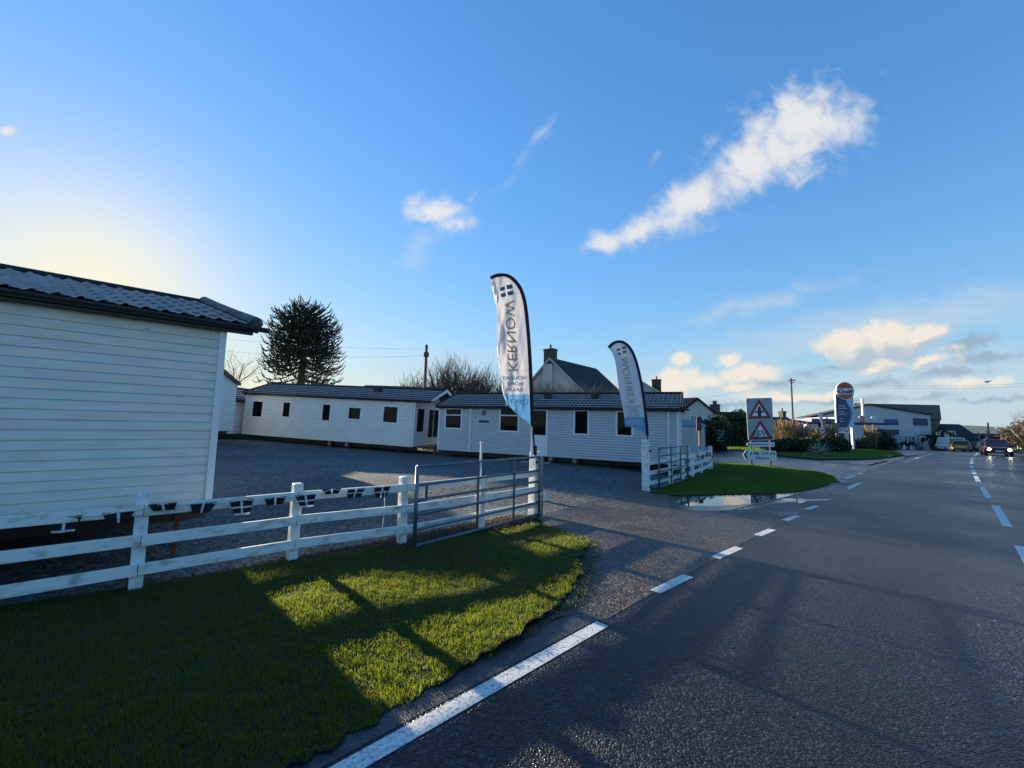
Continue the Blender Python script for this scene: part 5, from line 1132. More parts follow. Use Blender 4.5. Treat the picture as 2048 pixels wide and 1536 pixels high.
# pumps
pumpw = mat('pump_white', (.55, .62, .66), .4)
for i, (px, lb) in enumerate(((1681, 'pale blue fuel pump just behind the totem leg'), (1701, 'white framed fuel pump right of the totem'))):
    a = at(px, 880, 53); bz = H(a.x, 53); rt_ = thing('fuel_pump', lb, 'fuel pump', Vector((a.x, 53, bz)), 'fuel pumps under the canopy'); w_ = 1.05
    m = MB(); m.box((a.x, 53, bz+.45), (w_, .5, .9)); m.box((a.x-w_/2+.06, 53, bz+1.5), (.12, .5, 1.2)); m.box((a.x+w_/2-.06, 53, bz+1.5), (.12, .5, 1.2)); m.box((a.x, 53, bz+2.2), (w_, .5, .22)); m.build('housing', pumpw, rt_)
    m = MB(); m.box((a.x, 52.95, bz+1.5), (w_-.26, .3, 1.15)); m.build('display', darkm, rt_)
    m = MB(); m.box((a.x, 53, bz+2.34), (w_+.1, .55, .06)); m.build('cap', midblue, rt_)
    for s_ in (-1, 1): m = MB(); m.tube([(a.x+s_*.3, 52.73, bz+1.0), (a.x+s_*.36, 52.6, bz+.6), (a.x+s_*.3, 52.6, bz+.3), (a.x+s_*.15, 52.72, bz+.8)], .025, 6); m.build('hose', darkm, rt_)
# canopy fascia
YC = 57.0
cn = thing('fuel_canopy', 'flat forecourt canopy with blue and white fascia on dark columns', 'canopy', Vector((at(1710, 850, YC).x, YC, H(44, 57))))
a = at(1623, 836.5, YC); b = at(1672, 848.5, YC); m = MB(); m.bbox((a.x, YC, b.z), (b.x, YC+6, a.z)); m.build('blue_fascia', blue, cn)
a2 = at(1672, 833, YC); b2_ = at(1768, 846, YC); m = MB(); m.bbox((b.x+.01, YC-.05, b2_.z), (b2_.x, YC+6, a2.z-.1)); m.build('white_fascia', shedw, cn)
a3 = at(1768, 836.5, YC); b3 = at(1796, 847, YC); m = MB(); m.bbox((b2_.x+.01, YC-.05, b3.z), (b3.x, YC+6, a3.z-.1)); m.build('blue_fascia', blue, cn)
m = MB(); q = at(1795, 850, YC); m.bbox((a.x-.1, YC-.12, b3.z-.22), (b3.x, YC+6.1, b3.z-.005)); m.build('soffit', darkm, cn)
m = MB(); c = at(1722.5, 838.5, YC); r_ = 6.6*YC/F; m.lathe((c.x, YC-.06, c.z), [(r_*1.12, 0), (r_*1.12, .06)], 24, (0, -1, 0)); l2 = m.build('logo_disc', signwhite, cn); m = MB(); m.lathe((c.x, YC-.125, c.z), [(r_, 0), (r_, .05)], 24, (0, -1, 0)); m.build('logo_orange', orange, l2); m = MB(); m.box((c.x, YC-.2, c.z), (r_*1.9, .04, r_*.75)); m.build('logo_band', signwhite, l2)
m = MB(); put_text(m, 'Gulf', (c.x, YC-.222, c.z), (1, 0, 0), (0, 0, 1), (0, -1, 0), capw=r_*1.5, caph=r_*.55, bold=.03, t=.02); m.build('lettering', navy, l2)
m = MB(); c = at(1745.5, 838, YC); r_ = 5.4*YC/F; m.lathe((c.x, YC-.06, c.z), [(r_, 0), (r_, .08)], 24, (0, -1, 0)); l3 = m.build('logo_disc', signwhite, cn); m = MB(); m.lathe((c.x, YC-.145, c.z), [(r_*.7, 0), (r_*.7, .03)], 24, (0, -1, 0)); m.build('logo_blue', letters_pale, l3)
for px in (1640, 1731): a = at(px, 850, YC+1); bz = H(a.x, YC+1); m = MB(); m.box((a.x, YC+1, (b3.z-.2+bz)/2), (.3, .3, b3.z-.2-bz)); m.build('column', darkm, cn)
m = MB(); a = at(1726, 833, YC+1); b = at(1724.5, 797, YC+1); m.tube([a, b], .16, 10); m.build('vent_pipe', signwhite, cn)
# big shed with white gable
YB = 68.0
apx = at(1738, 809, YB); rgt = at(1860, 829, YB); lf = at(1612, 836, YB); bzs = -.55
sh = thing('workshop_shed', 'large white gabled workshop with blue sign boards and brown side roof', 'shed', Vector((apx.x, YB, bzs)))
w = MB(); w.prism([(lf.x, YB, bzs), (rgt.x, YB, bzs), (rgt.x, YB, rgt.z), (apx.x, YB, apx.z), (lf.x, YB, lf.z)], (0.001, 2.4, 0)); w.build('wall', shedw, sh)
w = MB()
for e_ in (rgt, lf):
    s_ = 1 if e_ is rgt else -1; w.prism([Vector((apx.x, YB-.15, apx.z+.02)), Vector((e_.x+s_*.3, YB-.15, e_.z-.06)), Vector((e_.x+s_*.3, YB-.15, e_.z+.05)), Vector((apx.x, YB-.15, apx.z+.14))], (0, 2.6, 0))
rfo = w.build('roof', mossroof, sh)
for e_ in (rgt, lf):
    s_ = 1 if e_ is rgt else -1; w = MB(); w.beam(Vector((apx.x, YB-.2, apx.z+.03)), Vector((e_.x+s_*.3, YB-.2, e_.z-.04)), .08, .28); w.build('bargeboard', darkm, rfo)
e_ = at(1876, 811, 80); house('barn', 'mossy brown roofed barn standing behind the white gabled workshop', 'building', Vector((e_.x, 80, e_.z)), Vector((.72, .70, 0)), Vector((-1, 0, 0)), 9.3, at(1879, 838, 73.5).z, 16, -.6, mat('mossy_wall', (.075, .065, .05), .9, c2=(.14, .12, .09), nscale=.9), mossroof, ov=.3)
def onB(px, py, o=0.0): p = at(px, py, YB-o); return p
def brect(mb, x0, y0, x1, y1, o0, o1): a = onB(x0, y0); b = onB(x1, y1); mb.bbox((a.x, YB-o1, b.z), (b.x, YB-o0, a.z))
m = MB(); brect(m, 1826, 836.5, 1855, 851, .0, .1); sb_ = m.build('sign_board', mat('board_navy', (.008, .012, .075), .4), sh)
m = MB(); brect(m, 1831, 841, 1836, 842.5, .1, .12); brect(m, 1833, 845, 1840, 846.5, .1, .12); brect(m, 1842, 844.5, 1849, 846, .1, .12); m.build('sign_marks', mat('mark_blue', (.03, .04, .35), .4), sb_)
m = MB(); brect(m, 1733, 858, 1793, 869, .0, .5); m.build('awning', mat('awning_blue', (.015, .025, .06), .5), sh)
m = MB(); brect(m, 1768, 869.5, 1848, 896, .0, .12); m.build('lower_wall', greybase, sh)
m = MB(); brect(m, 1853, 869.5, 1861, 899, .0, .25); brect(m, 1836, 869.3, 1853, 871, .12, .25); m.build('door_surround', mat('porch_maroon', (.035, .02, .03), .6), sh)
m = MB(); brect(m, 1837, 872, 1849.5, 895, .125, .2); dr = m.build('door', signwhite, sh); m = MB(); brect(m, 1839.2, 874.5, 1847.5, 884, .2, .22); m.build('pane', dwin, dr)
for x0 in (1806.5, 1814, 1821.5): m = MB(); brect(m, x0, 871.5, x0+6.3, 884.5, .12, .17); wf = m.build('window', signwhite, sh); m = MB(); brect(m, x0+.8, 872.5, x0+5.5, 883.5, .17, .18); m.build('pane', mat('teal_glass', (.02, .07, .09), .1, spec=.8), wf)
# things standing on the forecourt
def gpos(px, Y): a = at(px, 890, Y); return Vector((a.x, Y, max(H(a.x, Y), -.6)))
ty = gpos(1783, 62); ts = thing('tyre_stack', 'stack of black and white striped tyres against the workshop wall', 'tyres', ty)
for k in range(5): m = MB(); m.lathe(ty+Vector((.06*math.sin(k*2.1), .04*math.cos(k), .05+k*.28)), [(.28, 0), (.44, .03), (.48, .13), (.44, .24), (.28, .27)], 18); m.build('tyre', [mat('tyre_paint', (.6, .62, .62), .7), mat('tyre', (.014, .014, .015), .8)][k % 2], ts)
for k, (px, lb, sc_) in enumerate(((1808, 'pale traffic cone by the workshop windows', .8), (1822, 'white traffic cone left of the workshop door', .7), (1827, 'reddish white traffic cone nearest the workshop door', .75))):
    q = gpos(px, 63); cq = thing('traffic_cone', lb, 'cone', q, 'cones by the workshop door'); m = MB(); m.box(q+Vector((0, 0, .03)), (.42*sc_*1.2, .42*sc_*1.2, .05)); m.build('base', darkm, cq); m = MB(); m.lathe(q+Vector((0, 0, .06)), [(.17*sc_*1.2, 0), (.04, .95*sc_), (.03, 1.0*sc_)], 12); m.build('cone', [signwhite, signwhite, mat('cone_pink', (.6, .35, .35), .5)][k], cq)
for k, (px, lb) in enumerate(((1808, 'planter tub with small shrub under the left workshop window'), (1823, 'planter tub with small shrub under the right workshop window'))):
    q = gpos(px, 66.8); pq = thing('planter', lb, 'planter', q, 'planters under the workshop windows'); m = MB(); m.lathe(q, [(.3, 0), (.4, .5), (.42, .52)], 12); m.build('tub', greybase, pq); foliage('shrub', pq, [((q.x, q.y, q.z+.8), (.5, .5, .4))], 300, .12, leaf_dark)
q = gpos(1733, 52); wsn = thing('round_stone', 'pale round boulder in the bed beside the fuel totem', 'boulder', q); m = MB(); m.lathe(q+Vector((0, 0, -.1)), [(.55, 0), (.72, .25), (.66, .6), (.4, .85), (.1, .95)], 12); m.build('stone', mat('boulder', (.36, .40, .42), .8, c2=(.25, .28, .29), nscale=3), wsn, True)
for (px, Y, rx, rz, n, mm, lb) in ((1757, 53, 1.7, 1.4, 2600, leaf_dark, 'dark bush in the forecourt bed below the workshop awning'), (1768, 55, 1.4, 1.2, 1500, leaf_dark, 'small dark bush at the right end of the forecourt bed'), (1722, 51, 1.2, .7, 1300, leaf_brown, 'low brown plants around the fuel totem foot')):
    q = gpos(px, Y); bush('bed_bush', lb, 'bush', [((q.x, Y, q.z+rz*.8), (rx, 1.1, rz)), ((q.x+rx*.4, Y, q.z+rz*.5), (rx*.8, 1, rz*.7))], n, .16, mm)
pampas(1746, 51.5, 2.7, 'orange brown pampas tuft in the forecourt bed', 140, True)
# speed sign and give way sign on one pole
q = gp(1647, 905); ss_ = thing('speed_sign', 'round 40 speed sign below an upside down give way triangle on a pole', 'road sign', q); YQ = q.y
m = MB(); m.tube([q, Vector((at(1643, 825, YQ).x, YQ, at(1643, 825, YQ).z))], .045, 8); m.build('pole', galv, ss_)
m = MB(); m.prism([at(1635, 825.5, YQ-.06), at(1646.5, 826, YQ-.06), at(1643.5, 845, YQ-.06), at(1642, 845, YQ-.06)], (0, -.03, 0)); tr_ = m.build('triangle', mat('sign_back', (.35, .38, .42), .5), ss_)
m = MB(); m.prism([at(1638, 828, YQ-.095), at(1644, 828.2, YQ-.095), at(1642.5, 840, YQ-.095)], (0, -.015, 0)); m.build('triangle_face', signwhite, tr_)
c = at(1643.7, 860.5, YQ-.06); r_ = 9.0*YQ/F*.72; m = MB(); m.lathe(c, [(r_, 0), (r_, .03)], 24, (0, -1, 0)); dc = m.build('disc', red, ss_); m = MB(); m.lathe(c+Vector((0, -.031, 0)), [(r_*.82, 0), (r_*.82, .008)], 24, (0, -1, 0)); m.build('disc_face', signwhite, dc); m = MB(); put_text(m, '40', c+Vector((0, -.04, 0)), (1, 0, 0), (0, 0, 1), (0, -1, 0), capw=r_*1.2, caph=r_*.8, bold=.03); m.build('lettering', ink, dc)
# ------------------------------------------------------------------ poles and wires
wood_p = mat('pole_wood', (.075, .065, .055), .9, c2=(.12, .10, .085), nscale=6)
def upole(label, px, ytop, Y, base, arm=True, r=.13, name='utility_pole'):
    t = at(px, ytop, Y); root = thing(name, label, 'pole', Vector((t.x, Y, base))); m = MB(); m.tube([(t.x, Y, base-.3), (t.x, Y, t.z)], [r, r*.75], 10); m.build('shaft', wood_p, root)
    if arm:
        for dz in (.35, .6): m = MB(); m.box((t.x, Y-.12, t.z-dz), (.9 if dz < .5 else .5, .09, .09)); m.build('cross_arm', wood_p, root)
        for dx_ in (-.38, -.15, .15, .38): m = MB(); m.lathe((t.x+dx_, Y-.12, t.z-.3), [(.05, 0), (.06, .05), (.03, .12)], 8); m.build('insulator', galv, root)
    return Vector((t.x, Y, t.z))
pA = upole('short capped wooden pole rising from the bare thicket', 853, 694, 30, .3, False, .13); m = MB(); m.lathe(pA-Vector((0, 0, .75)), [(.15, 0), (.20, .06), (.20, .3), (.15, .36)], 10); m.lathe(pA, [(.11, 0), (.1, .12), (.03, .2)], 10); cpo = m.build('transformer_cap', wood_p, None); cpo.parent = bpy.data.objects['utility_pole']; cpo.matrix_parent_inverse = Matrix.Translation(BASE['utility_pole']).inverted()
pB = upole('tall thin wooden pole with steps right of the warning sign', 1582, 756, 52, 0, True, .12)
pC = upole('tall wooden pole beside the road lamp beyond the oncoming car', 1975.5, 845, 62, -.6, False, .12)
wm = mat('cable', (.03, .035, .04), .6)
def wire(label, a, b, sag, r=.008, group=None):
    root = None; m = MB(); pts = [a.lerp(b, k/14)-Vector((0, 0, sag*4*(k/14)*(1-k/14))) for k in range(15)]; m.tube(pts, r, 4); o = m.build('overhead_wire', wm); tag(o, label, 'wire', group)
wire('upper thin wire from the capped pole past the monkey puzzle', pA-Vector((0, 0, .15)), at(430, 675, 34), .25); wire('lower thin wire from the capped pole towards the monkey puzzle', pA-Vector((0, 0, .65)), at(430, 700, 34), .3)
wire('long thin wire running right from the tall thin pole', pB-Vector((0, 0, .35)), at(2090, 765, 40), .5, .010); wire('second thin wire running right just below the first', pB-Vector((0, 0, .6)), at(2090, 771, 41), .5, .010); wire('thin wire running left from the tall thin pole over the roofs', pB-Vector((0, 0, .35)), at(1330, 800, 60), .5, .012)
# bird by the wire
bq = at(1975, 764, 46); bm_ = MB(); bm_.lathe(bq+Vector((-.28, 0, -.02)), [(.005, 0), (.05, .06), (.095, .2), (.085, .33), (.05, .44), (.05, .50), (.012, .58)], 10, (1, 0, .12))
for s in (-1, 1): bm_.add([bq+Vector((-.05, 0, .02)), bq+Vector((.14, 0, .04)), bq+Vector((.05, s*.35, .15)), bq+Vector((-.18, s*.62, .03)), bq+Vector((-.12, s*.28, .10))], [(0, 1, 2, 4), (4, 2, 3)])
o = bm_.build('bird', mat('bird_dark', (.03, .03, .035), .8)); tag(o, 'small dark bird in flight close to the wires on the right', 'bird')
# post with dark board behind the right fence
q = at(1400, 900, 27); t = thing('notice_post', 'brown post with dark notice board behind the right fence corner', 'sign', Vector((q.x, 27, H(q.x, 27)))); m = MB(); z1 = at(1400, 834, 27).z; m.box((q.x, 27, z1/2), (.11, .11, z1)); m.build('post', mat('post_brown', (.16, .12, .09), .85), t); m = MB(); m.box((q.x-.08, 26.9, z1-.45), (.32, .06, .9)); m.build('board', darkm, t)
q = at(1388, 872, 37); pr = thing('dry_hedge', 'sunlit straw coloured dry hedge below the blue grey shed roof', 'hedge', Vector((q.x, 37, 0))); m = MB(); rd = random.Random(4)
for k in range(420):
    a = Vector((q.x+rd.uniform(-.75, .6), 37+rd.uniform(-.4, .4), .0)); l = rd.uniform(.6, 1.0)*(q.z+.75); m.add([a-Vector((.02, 0, 0)), a+Vector((.02, 0, 0)), a+Vector((rd.uniform(-.2, .2), rd.uniform(-.3, .1), l))], [(0, 1, 2)])
m.build('stems', mat('straw', (.42, .33, .20), .9, c2=(.28, .22, .13), nscale=5, trans=.3), pr)
q = at(1443, 875, 38); gtr = thing('field_gate', 'pale diagonal braced gate faint against the dark hedge', 'gate', Vector((q.x, 38, 0))); A_ = at(1434, 885, 38); B_ = at(1449, 886, 38); m = MB()
for h in (.2, .5, .8, 1.1): m.beam(A_+Vector((0, 0, h)), B_+Vector((0, 0, h)), .05, .07)
m.beam(A_+Vector((0, -.06, .2)), B_+Vector((0, -.06, 1.1)), .05, .07); m.build('frame', galv2, gtr)
# ------------------------------------------------------------------ the far end of the road
house('cottage', 'white walled cottage with dark roof beyond the workshop', 'house', at(1889, 861.5, 66), Vector((.95, -.3, 0)), Vector((.75, .66, 0)), 2.9, at(1889, 871, 66).z-1.0, 6, -.9, render_w, slate, ov=.2, wins=((-.5, at(1889, 869, 66).z, .9, 1.1), (.9, at(1889, 869, 66).z, .8, 1.1)))
a = at(1872, 848.5, 74); b = at(1924, 848.5, 74); house('barn', 'dark roofed barn standing behind the white cottage', 'building', Vector((a.x, 74, a.z)), Vector((.1, -1, 0)), Vector((1, .1, 0)), 3.2, a.z-2.6, b.x-a.x, -.9, mat('dark_timber', (.035, .03, .028), .8), slate, ov=.1)
q = at(1876, 880, 64); hb = thing('shop_sign', 'small white oval lettered board on the dark side wall', 'sign', at(1876, 867, 63)); m = MB(); c = at(1876, 867.5, 63); m.box(c, (.6, .06, .42)); m.build('board', signwhite, hb); m = MB(); m.lathe(c+Vector((0, -.03, 0)), [(.2, 0), (.2, .02)], 12, (0, -1, 0)); m.build('oval', darkm, hb)
c = at(1873, 887, 64); bush('side_bush', 'dark green creeper bush between workshop and cottage', 'bush', [((c.x, 64, c.z), (.9, .8, 1.5)), ((c.x+.9, 64.5, c.z+.3), (.8, .8, 1.7))], 1800, .16, leaf_dark)
# low open-fronted building across the fields
YL = 120.0; a = at(1922, 866, YL); b = at(2120, 868, YL); lz = a.z; lb = thing('open_barn', 'long low grey barn with dark open front across the far field', 'building', Vector((a.x, YL, -2.2)))
m = MB(); m.prism([Vector((a.x, YL-1, lz-.3)), Vector((a.x, YL-1, lz)), Vector((a.x, YL+8, lz+1.1)), Vector((a.x, YL+17, lz)), Vector((a.x, YL+17, lz-.3))], (b.x-a.x, 0, 0)); m.build('roof', mat('sheet_grey', (.20, .21, .18), .7), lb)
m = MB(); m.bbox((a.x, YL-1.1, lz-.75), (b.x, YL-1.01, lz-.02)); m.build('fascia', darkm, lb)  # dark strip standing in for the shadow under the eave
m = MB(); m.bbox((a.x, YL+12, -2.2), (b.x, YL+12.3, lz-.1)); m.build('back_wall', mat('barn_brown', (.10, .08, .06), .9, c2=(.05, .05, .04), nscale=.2), lb)
for px in (1942, 1968, 2000, 2030, 2060): q = at(px, 880, YL); m = MB(); m.box((q.x, YL-.6, (lz-.5-2.2)/2), (.9 if px == 1942 else .3, .4, lz-.5+2.2)); m.build('pillar', greybase, lb)
for i, (px, yt, Y) in enumerate(((1955, 861, 70), (1972, 859, 76), (1998, 856.5, 90))):
    t = at(px, yt, Y); rt_ = thing('street_lamp', ('road lamp leaning left nearest the parked cars', 'road lamp just left of the tall wooden pole', 'farthest road lamp right of the tall wooden pole')[i], 'street lamp', Vector((t.x, Y, -.75)), 'road lamps at the far bend'); m = MB(); m.tube([(t.x+.35, Y, -.9), (t.x+.1, Y, t.z-.1), (t.x, Y, t.z)], [.08, .06, .05], 8); m.build('column', galv, rt_); m = MB(); m.box((t.x-.35, Y, t.z+.02), (.8, .22, .12)); m.build('lamp_head', signwhite, rt_)
bo = [(2035, 890), (2041, 890)]
for i, px in enumerate((2036, 2042)):
    q = gp(px, 898.5); rt_ = thing('bollard', ('white roadside marker post left of its twin', 'white roadside marker post at the right frame edge')[i], 'bollard', q); m = MB(); m.lathe(q, [(.09, 0), (.085, .8), (.05, .88)], 10); m.build('shaft', signwhite, rt_); m = MB(); m.lathe(q+Vector((0, 0, .6)), [(.092, 0), (.092, .1)], 10); m.build('reflector', red, rt_)
q = at(2017, 890, 48); gs = thing('direction_board', 'dark green road board on a pale post behind the oncoming car', 'road sign', Vector((q.x, 48, -.1))); a = at(2018, 876, 48); b = at(2031, 889, 48); m = MB(); m.bbox((a.x, 48, b.z), (b.x, 48.06, a.z)); m.build('board', mat('board_green', (.012, .055, .04), .5), gs); m = MB(); m.tube([(a.x-.1, 48.1, -.2), (a.x-.1, 48.1, a.z+.2)], .06, 8); m.build('post', galv, gs)
# far scrub and hill
for i, (px, Y, rx, lb) in enumerate(((1965, 98, 7, 'brown scrub under the open barn left of the oncoming car'), (2000, 104, 8, 'brown scrub under the open barn above the oncoming car'), (2045, 100, 8, 'brown scrub under the open barn at the right edge'))):
    q = at(px, 880, Y); bush('field_scrub', lb, 'scrub', [((q.x, Y, -.6), (rx, 3, 1.3)), ((q.x+rx*.5, Y+2, -.8), (rx*.7, 3, 1.1))], 1800, .35, leaf_brown)
hm = MB(); n = 60; vs = []
hx0 = at(1560, 860, 1500).x; hx1 = at(2500, 860, 1500).x
for i in range(n+1):
    u = i/n; x = hx0+(hx1-hx0)*u; pxx = 1560+(2500-1560)*u; top = at(pxx, 850.5 if pxx < 1930 else 850.5+(pxx-1930)*.045, 1500).z+2.5*math.sin(u*23)+1.2*math.sin(u*61)
    vs += [(x, 700, -40), (x, 1100, top*.35-8), (x, 1500, top), (x, 2300, -20)]
hm.add(vs, [(4*i+k, 4*i+4+k, 4*i+5+k, 4*i+1+k) for i in range(n) for k in range(3)])
hill = hm.build('hill', mat('hazy_hill', (.075, .125, .095), .95, c2=(.035, .075, .062), nscale=.006, stretch=(1, 2.5, 6), lo=.44, hi=.56), None, True); struct(hill)  # haze over the far hill is mixed into this green-teal colour
# ------------------------------------------------------------------ vehicles
tyre = mat('tyre', (.014, .014, .015), .8); rim = mat('rim', (.35, .36, .38), .35, .8); cglass = mat('car_glass', (.010, .012, .016), .06, spec=.9)
def vehicle(name, label, cat, pos, yaw, L, Wd, Hh, body, kind='suv', lights_on=False, rear=False, group=None):
    """local +y is the end that faces us"""
    root = thing(name, label, cat, pos, group); Mx = Matrix.Translation(pos) @ Matrix.Rotation(yaw, 4, 'Z'); h = Wd/2
    belt = Hh*.60 if kind != 'van' else Hh*.52; b = MB(Mx)
    st = [(-L/2, .32, belt*.88, h*.86), (-L/2+.12, .24, belt*.97, h*.95), (-L*.3, .22, belt, h), (0, .22, belt, h), (L*.24, .22, belt*.99, h), (L*.38, .22, belt*.93, h*.98), (L/2-.12, .22, belt*.84, h*.94), (L/2, .34, belt*.70, h*.84)]
    if kind == 'van': st = [(-L/2, .3, belt, h*.95), (-L/2+.06, .24, belt, h), (L*.3, .24, belt, h), (L*.42, .24, belt*.95, h*.97), (L/2, .34, belt*.78, h*.88)]
    vs = []
    for (y, z0, z1, w) in st: vs += [(-w*.90, y, z0), (-w, y, z0+(z1-z0)*.35), (-w*.985, y, z0+(z1-z0)*.8), (-w*.88, y, z1), (w*.88, y, z1), (w*.985, y, z0+(z1-z0)*.8), (w, y, z0+(z1-z0)*.35), (w*.90, y, z0)]
    k = 8; fs = [(i*k+j, i*k+(j+1) % k, (i+1)*k+(j+1) % k, (i+1)*k+j) for i in range(len(st)-1) for j in range(k)]+[tuple(range(k)), tuple(range((len(st)-1)*k, len(st)*k))]
    b.add(vs, fs); bo_ = b.build('body', body, root, True, bevel=.03)
    if kind == 'van': yb0, yb1, yt0, yt1 = -L/2+.03, L*.40, -L/2+.10, L*.26
    elif kind == 'suv': yb0, yb1, yt0, yt1 = -L/2+.10, L*.26, -L/2+.45, L*.06
    else: yb0, yb1, yt0, yt1 = -L/2+.25, L*.22, -L/2+.75, L*.02
    wb, wt = h*.90, h*.76 if kind != 'van' else h*.86; zb_, zt_ = belt-.03, Hh-.04
    c = MB(Mx); cv = [(-wb, yb0, zb_), (wb, yb0, zb_), (wb, yb1, zb_), (-wb, yb1, zb_), (-wt, yt0, zt_), (wt, yt0, zt_), (wt, yt1, zt_), (-wt, yt1, zt_)]
    c.add(cv, [(0, 1, 5, 4), (1, 2, 6, 5), (2, 3, 7, 6), (3, 0, 4, 7), (4, 5, 6, 7)]); cb = c.build('cabin', body, root, False, bevel=.05)
    r = MB(Mx); r.box((0, (yt0+yt1)/2, Hh-.03), (wt*1.9, yt1-yt0, .06)); r.build('roof', body, root, bevel=.03)
    def q4(i0, i1, i2, i3, inset, off, nm):
        p = [Vector(cv[i]) for i in (i0, i1, i2, i3)]; cc = sum(p, Vector())/4; nn = (p[1]-p[0]).cross(p[3]-p[0]).normalized()
        if nn.dot(cc-Vector((0, 0, belt))) < 0: nn = -nn
        g = MB(Mx); g.prism([cc+(x-cc)*inset+nn*off for x in p], nn*.012); g.build(nm, cglass, cb)
    q4(3, 2, 6, 7, .90, .002, 'windscreen'); q4(0, 1, 5, 4, .86, .002, 'rear_window')
    if kind != 'van': q4(1, 2, 6, 5, .84, .002, 'side_window'); q4(0, 3, 7, 4, .84, .002, 'side_window')
    for sy in (-L*.31, L*.31):
        for sx_ in (-1, 1):
            w_ = MB(Mx); R0 = .33; w_.lathe((sx_*(h-.21), sy, R0), [(R0*.6, 0), (R0, .02), (R0, .2), (R0*.6, .22)], 20, (sx_, 0, 0)); wh = w_.build('wheel', tyre, root); g = MB(Mx); g.lathe((sx_*(h+.0), sy, R0), [(R0*.6, 0), (R0*.5, .02), (.05, .025)], 14, (sx_, 0, 0)); g.build('rim', rim, wh)
    for sx_ in (-1, 1): g = MB(Mx); g.lathe((sx_*(h+.09), yb1-.28 if not rear else -.1+L*.12, belt+.07), [(.02, -.10), (.09, -.06), (.09, .06), (.02, .10)], 10, (1, 0, 0)); g.build('mirror', mat('trim_black', (.012, .012, .014), .4), root)
    e = L/2
    if not rear:
        tb_ = mat('trim_black', (.012, .012, .014), .4)
        g = MB(Mx); g.box((0, e-.03, belt*.58), (Wd*.50, .10, .26)); g.build('grille', tb_, root); g = MB(Mx); g.box((0, e-.05, .36), (Wd*.62, .12, .20)); g.build('lower_grille', tb_, root)
        g = MB(Mx); g.box((0, e-.005, .255), (Wd*.55, .06, .06)); g.build('skid_bar', rim, root)
        g = MB(Mx); g.box((0, e+.03, .47), (.52, .02, .115)); g.build('number_plate', signwhite, root)
        lm = mat('headlamp_lit', (.9, .9, .85), .3, emit=(1, .90, .70), estr=16.0) if lights_on else mat('headlamp', (.5, .52, .55), .1)
        for sx_ in (-1, 1):
            g = MB(Mx); g.lathe((sx_*h*.70, e-.16, belt*.66), [(.05, 0), (.115, .03), (.115, .15), (.07, .19)], 16, (0, 1, 0)); g.build('headlight', lm, root)
            g = MB(Mx); g.lathe((sx_*h*.66, e-.07, .40), [(.06, 0), (.06, .08)], 12, (0, 1, 0)); g.build('fog_light', mat('headlamp', (.5, .52, .55), .1), root)
    else:
        for sx_ in (-1, 1): g = MB(Mx); g.box((sx_*h*.74, -e+.03, belt*.80), (Wd*.18, .12, .17)); g.build('tail_light', mat('tail_red', (.35, .01, .01), .3), root)
        g = MB(Mx); g.box((0, -e+.0, belt*.66), (.52, .05, .12)); g.build('number_plate', mat('plate_yellow', (.65, .5, .06), .5), root); g = MB(Mx); g.box((0, -e+.02, .34), (Wd*.82, .14, .18)); g.build('bumper', mat('trim_black', (.012, .012, .014), .4), root)
    return root
redcar = mat('paint_red', (.085, .008, .008), .25, spec=.6, coat=.6); gold = mat('paint_gold', (.42, .30, .07), .3, .3, coat=.4); vanw = mat('paint_white', (.72, .74, .76), .3); blackc = mat('paint_black', (.012, .012, .016), .25, coat=.5)
q = gp(1996, 911.5); yaw = math.atan2(-(-q.x), -q.y) ; d = Vector((-q.x+9, -q.y, 0)).normalized(); yaw = math.atan2(-d.x, d.y)
vehicle('oncoming_car', 'dark red car with lit headlights driving towards us on the right', 'car', q+d*-1.0, yaw, 4.4, 1.82, 1.55, redcar, 'suv', True)
q = at(1922, 900, 55); q.z = H(q.x, 55)+.05; d = Vector((-q.x*.95, -q.y, 0)).normalized(); yaw = math.atan2(d.x, -d.y)
vehicle('parked_car', 'gold estate car seen from behind at the left kerb', 'car', q, yaw, 4.3, 1.85, 1.42, gold, 'suv', False, True)
q = at(1900, 900, 60); q.z = H(q.x, 60)+.0; vehicle('parked_van', 'white van parked in front of the cottage', 'van', q, yaw+.3, 4.8, 1.95, 1.95, vanw, 'van', False, True)
q = at(1955, 900, 62); q.z = H(q.x, 62)+.0; vehicle('parked_car', 'black car parked between the gold car and the oncoming one', 'car', q, yaw-.5, 4.2, 1.75, 1.45, blackc, 'hatch', False, True)

# ------------------------------------------------------------------ loose stuff on the ground
def scatter(name, poly, n, size, m, label, zf, cat, flat_=.5, thick=False):
    P = [(p[0], p[1]) for p in poly]; xs = [p[0] for p in P]; ys = [p[1] for p in P]; mb = MB(); rd = random.Random(77)
    k = 0
    while k < n:
        x, y = rd.uniform(min(xs), max(xs)), rd.uniform(min(ys), max(ys))
        if not inpoly(x, y, P): continue
        k += 1; s = size*rd.uniform(.5, 1.5); c = Vector((x, y, zf(x, y)+s*.25)); a = Vector((rd.gauss(0, 1), rd.gauss(0, 1), rd.gauss(0, flat_))).normalized()*s; b = Vector((0, 0, 1)).cross(a).normalized(); b = (b+Vector((0, 0, rd.gauss(0, flat_)))).normalized()*s*.55
        if thick:
            z = Vector((0, 0, s*.5)); mb.add([c+a, c+b, c-a, c-b, c+z, c-z], [(0, 1, 4), (1, 2, 4), (2, 3, 4), (3, 0, 4), (1, 0, 5), (2, 1, 5), (3, 2, 5), (0, 3, 5)])
        else: mb.add([c+a, c+b, c-a, c-b], [(0, 1, 2, 3)])
    o = mb.build(name, m); tag(o, label, cat, None, 'stuff')
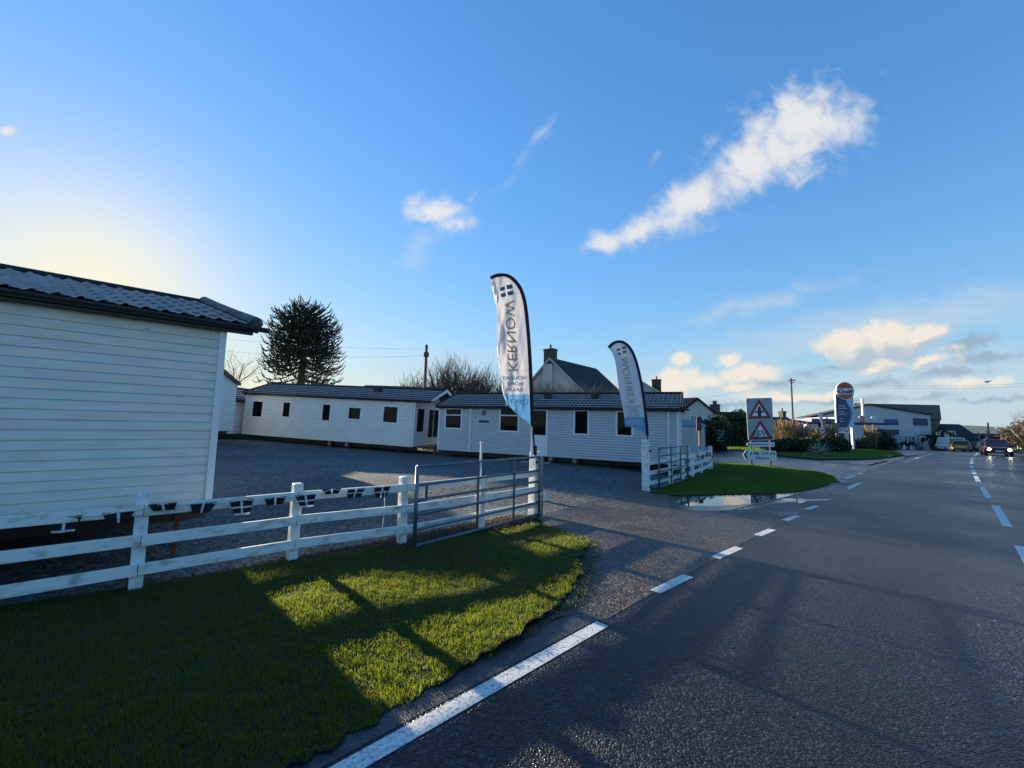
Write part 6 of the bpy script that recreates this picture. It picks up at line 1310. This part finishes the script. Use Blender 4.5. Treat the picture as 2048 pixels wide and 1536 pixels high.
scatter('leaf_litter', soil_poly, 5200, .022, mat('dead_leaf', (.12, .07, .035), .8, c2=(.035, .022, .014), nscale=40, trans=.2), 'dead brown leaves and twigs along the foot of the white fence', lambda x, y: H(x, y)+.024, 'leaf litter')
scatter('fallen_leaves', verge, 260, .02, mat('dead_leaf', (.12, .07, .035), .8, c2=(.035, .022, .014), nscale=40, trans=.2), 'scattered dead leaves lying on the verge grass', lambda x, y: vz(x, y)+.035, 'fallen leaves')
edge = [gp(1062, 1049), gp(1120, 1056), gp(1185, 1090), gp(1190, 1150), gp(1150, 1215), gp(1090, 1255), gp(1060, 1262), gp(1120, 1200), gp(1150, 1150), gp(1160, 1100), gp(1100, 1062)]
scatter('loose_stones', edge, 700, .016, mat('loose_stone', (.16, .15, .14), .8, c2=(.06, .05, .045), nscale=30), 'loose stones and mud along the worn edge of the verge', lambda x, y: H(x, y)+.012, 'stones', .3, True)
scatter('yard_stones', [P1+FD*.2, gp(1180, 1003), gp(1290, 985), gpost2, gp(1200, 960), gp(900, 960), gp(600, 1000), gp(430, 1060), gp(600, 1110), gp(800, 1080)], 6000, .014, mat('yard_stone', (.20, .21, .21), .8, c2=(.09, .10, .10), nscale=30), 'loose gravel stones of the yard behind the fence', lambda x, y: H(x, y)+.006, 'gravel', .3, True)

# unseen hedge bank added across the road so the caravan windows mirror dark
hb0 = E[2]+nrm*10.5; ells = []
for k in range(26):
    q = hb0+fdv*(-34+k*2.9); ells.append(((q.x, q.y, 1.1+.3*math.sin(k*1.7)), (2.2, 1.6, 1.5+.3*math.sin(k*2.3))))
q = hb0; hr = thing('roadside_hedge', 'unseen hedge bank added across the road to darken window reflections', 'hedge', Vector((q.x, q.y, 0))); foliage('foliage', hr, ells, 16000, .2, leaf_dark, .5)
m = MB()
for k in range(25):
    a = Vector(ells[k][0]); b = Vector(ells[k+1][0]); m.beam(Vector((a.x, a.y, .55)), Vector((b.x, b.y, .55)), 1.4, 1.2)
m.build('bank', mat('bank_earth', (.03, .035, .015), .95), hr)
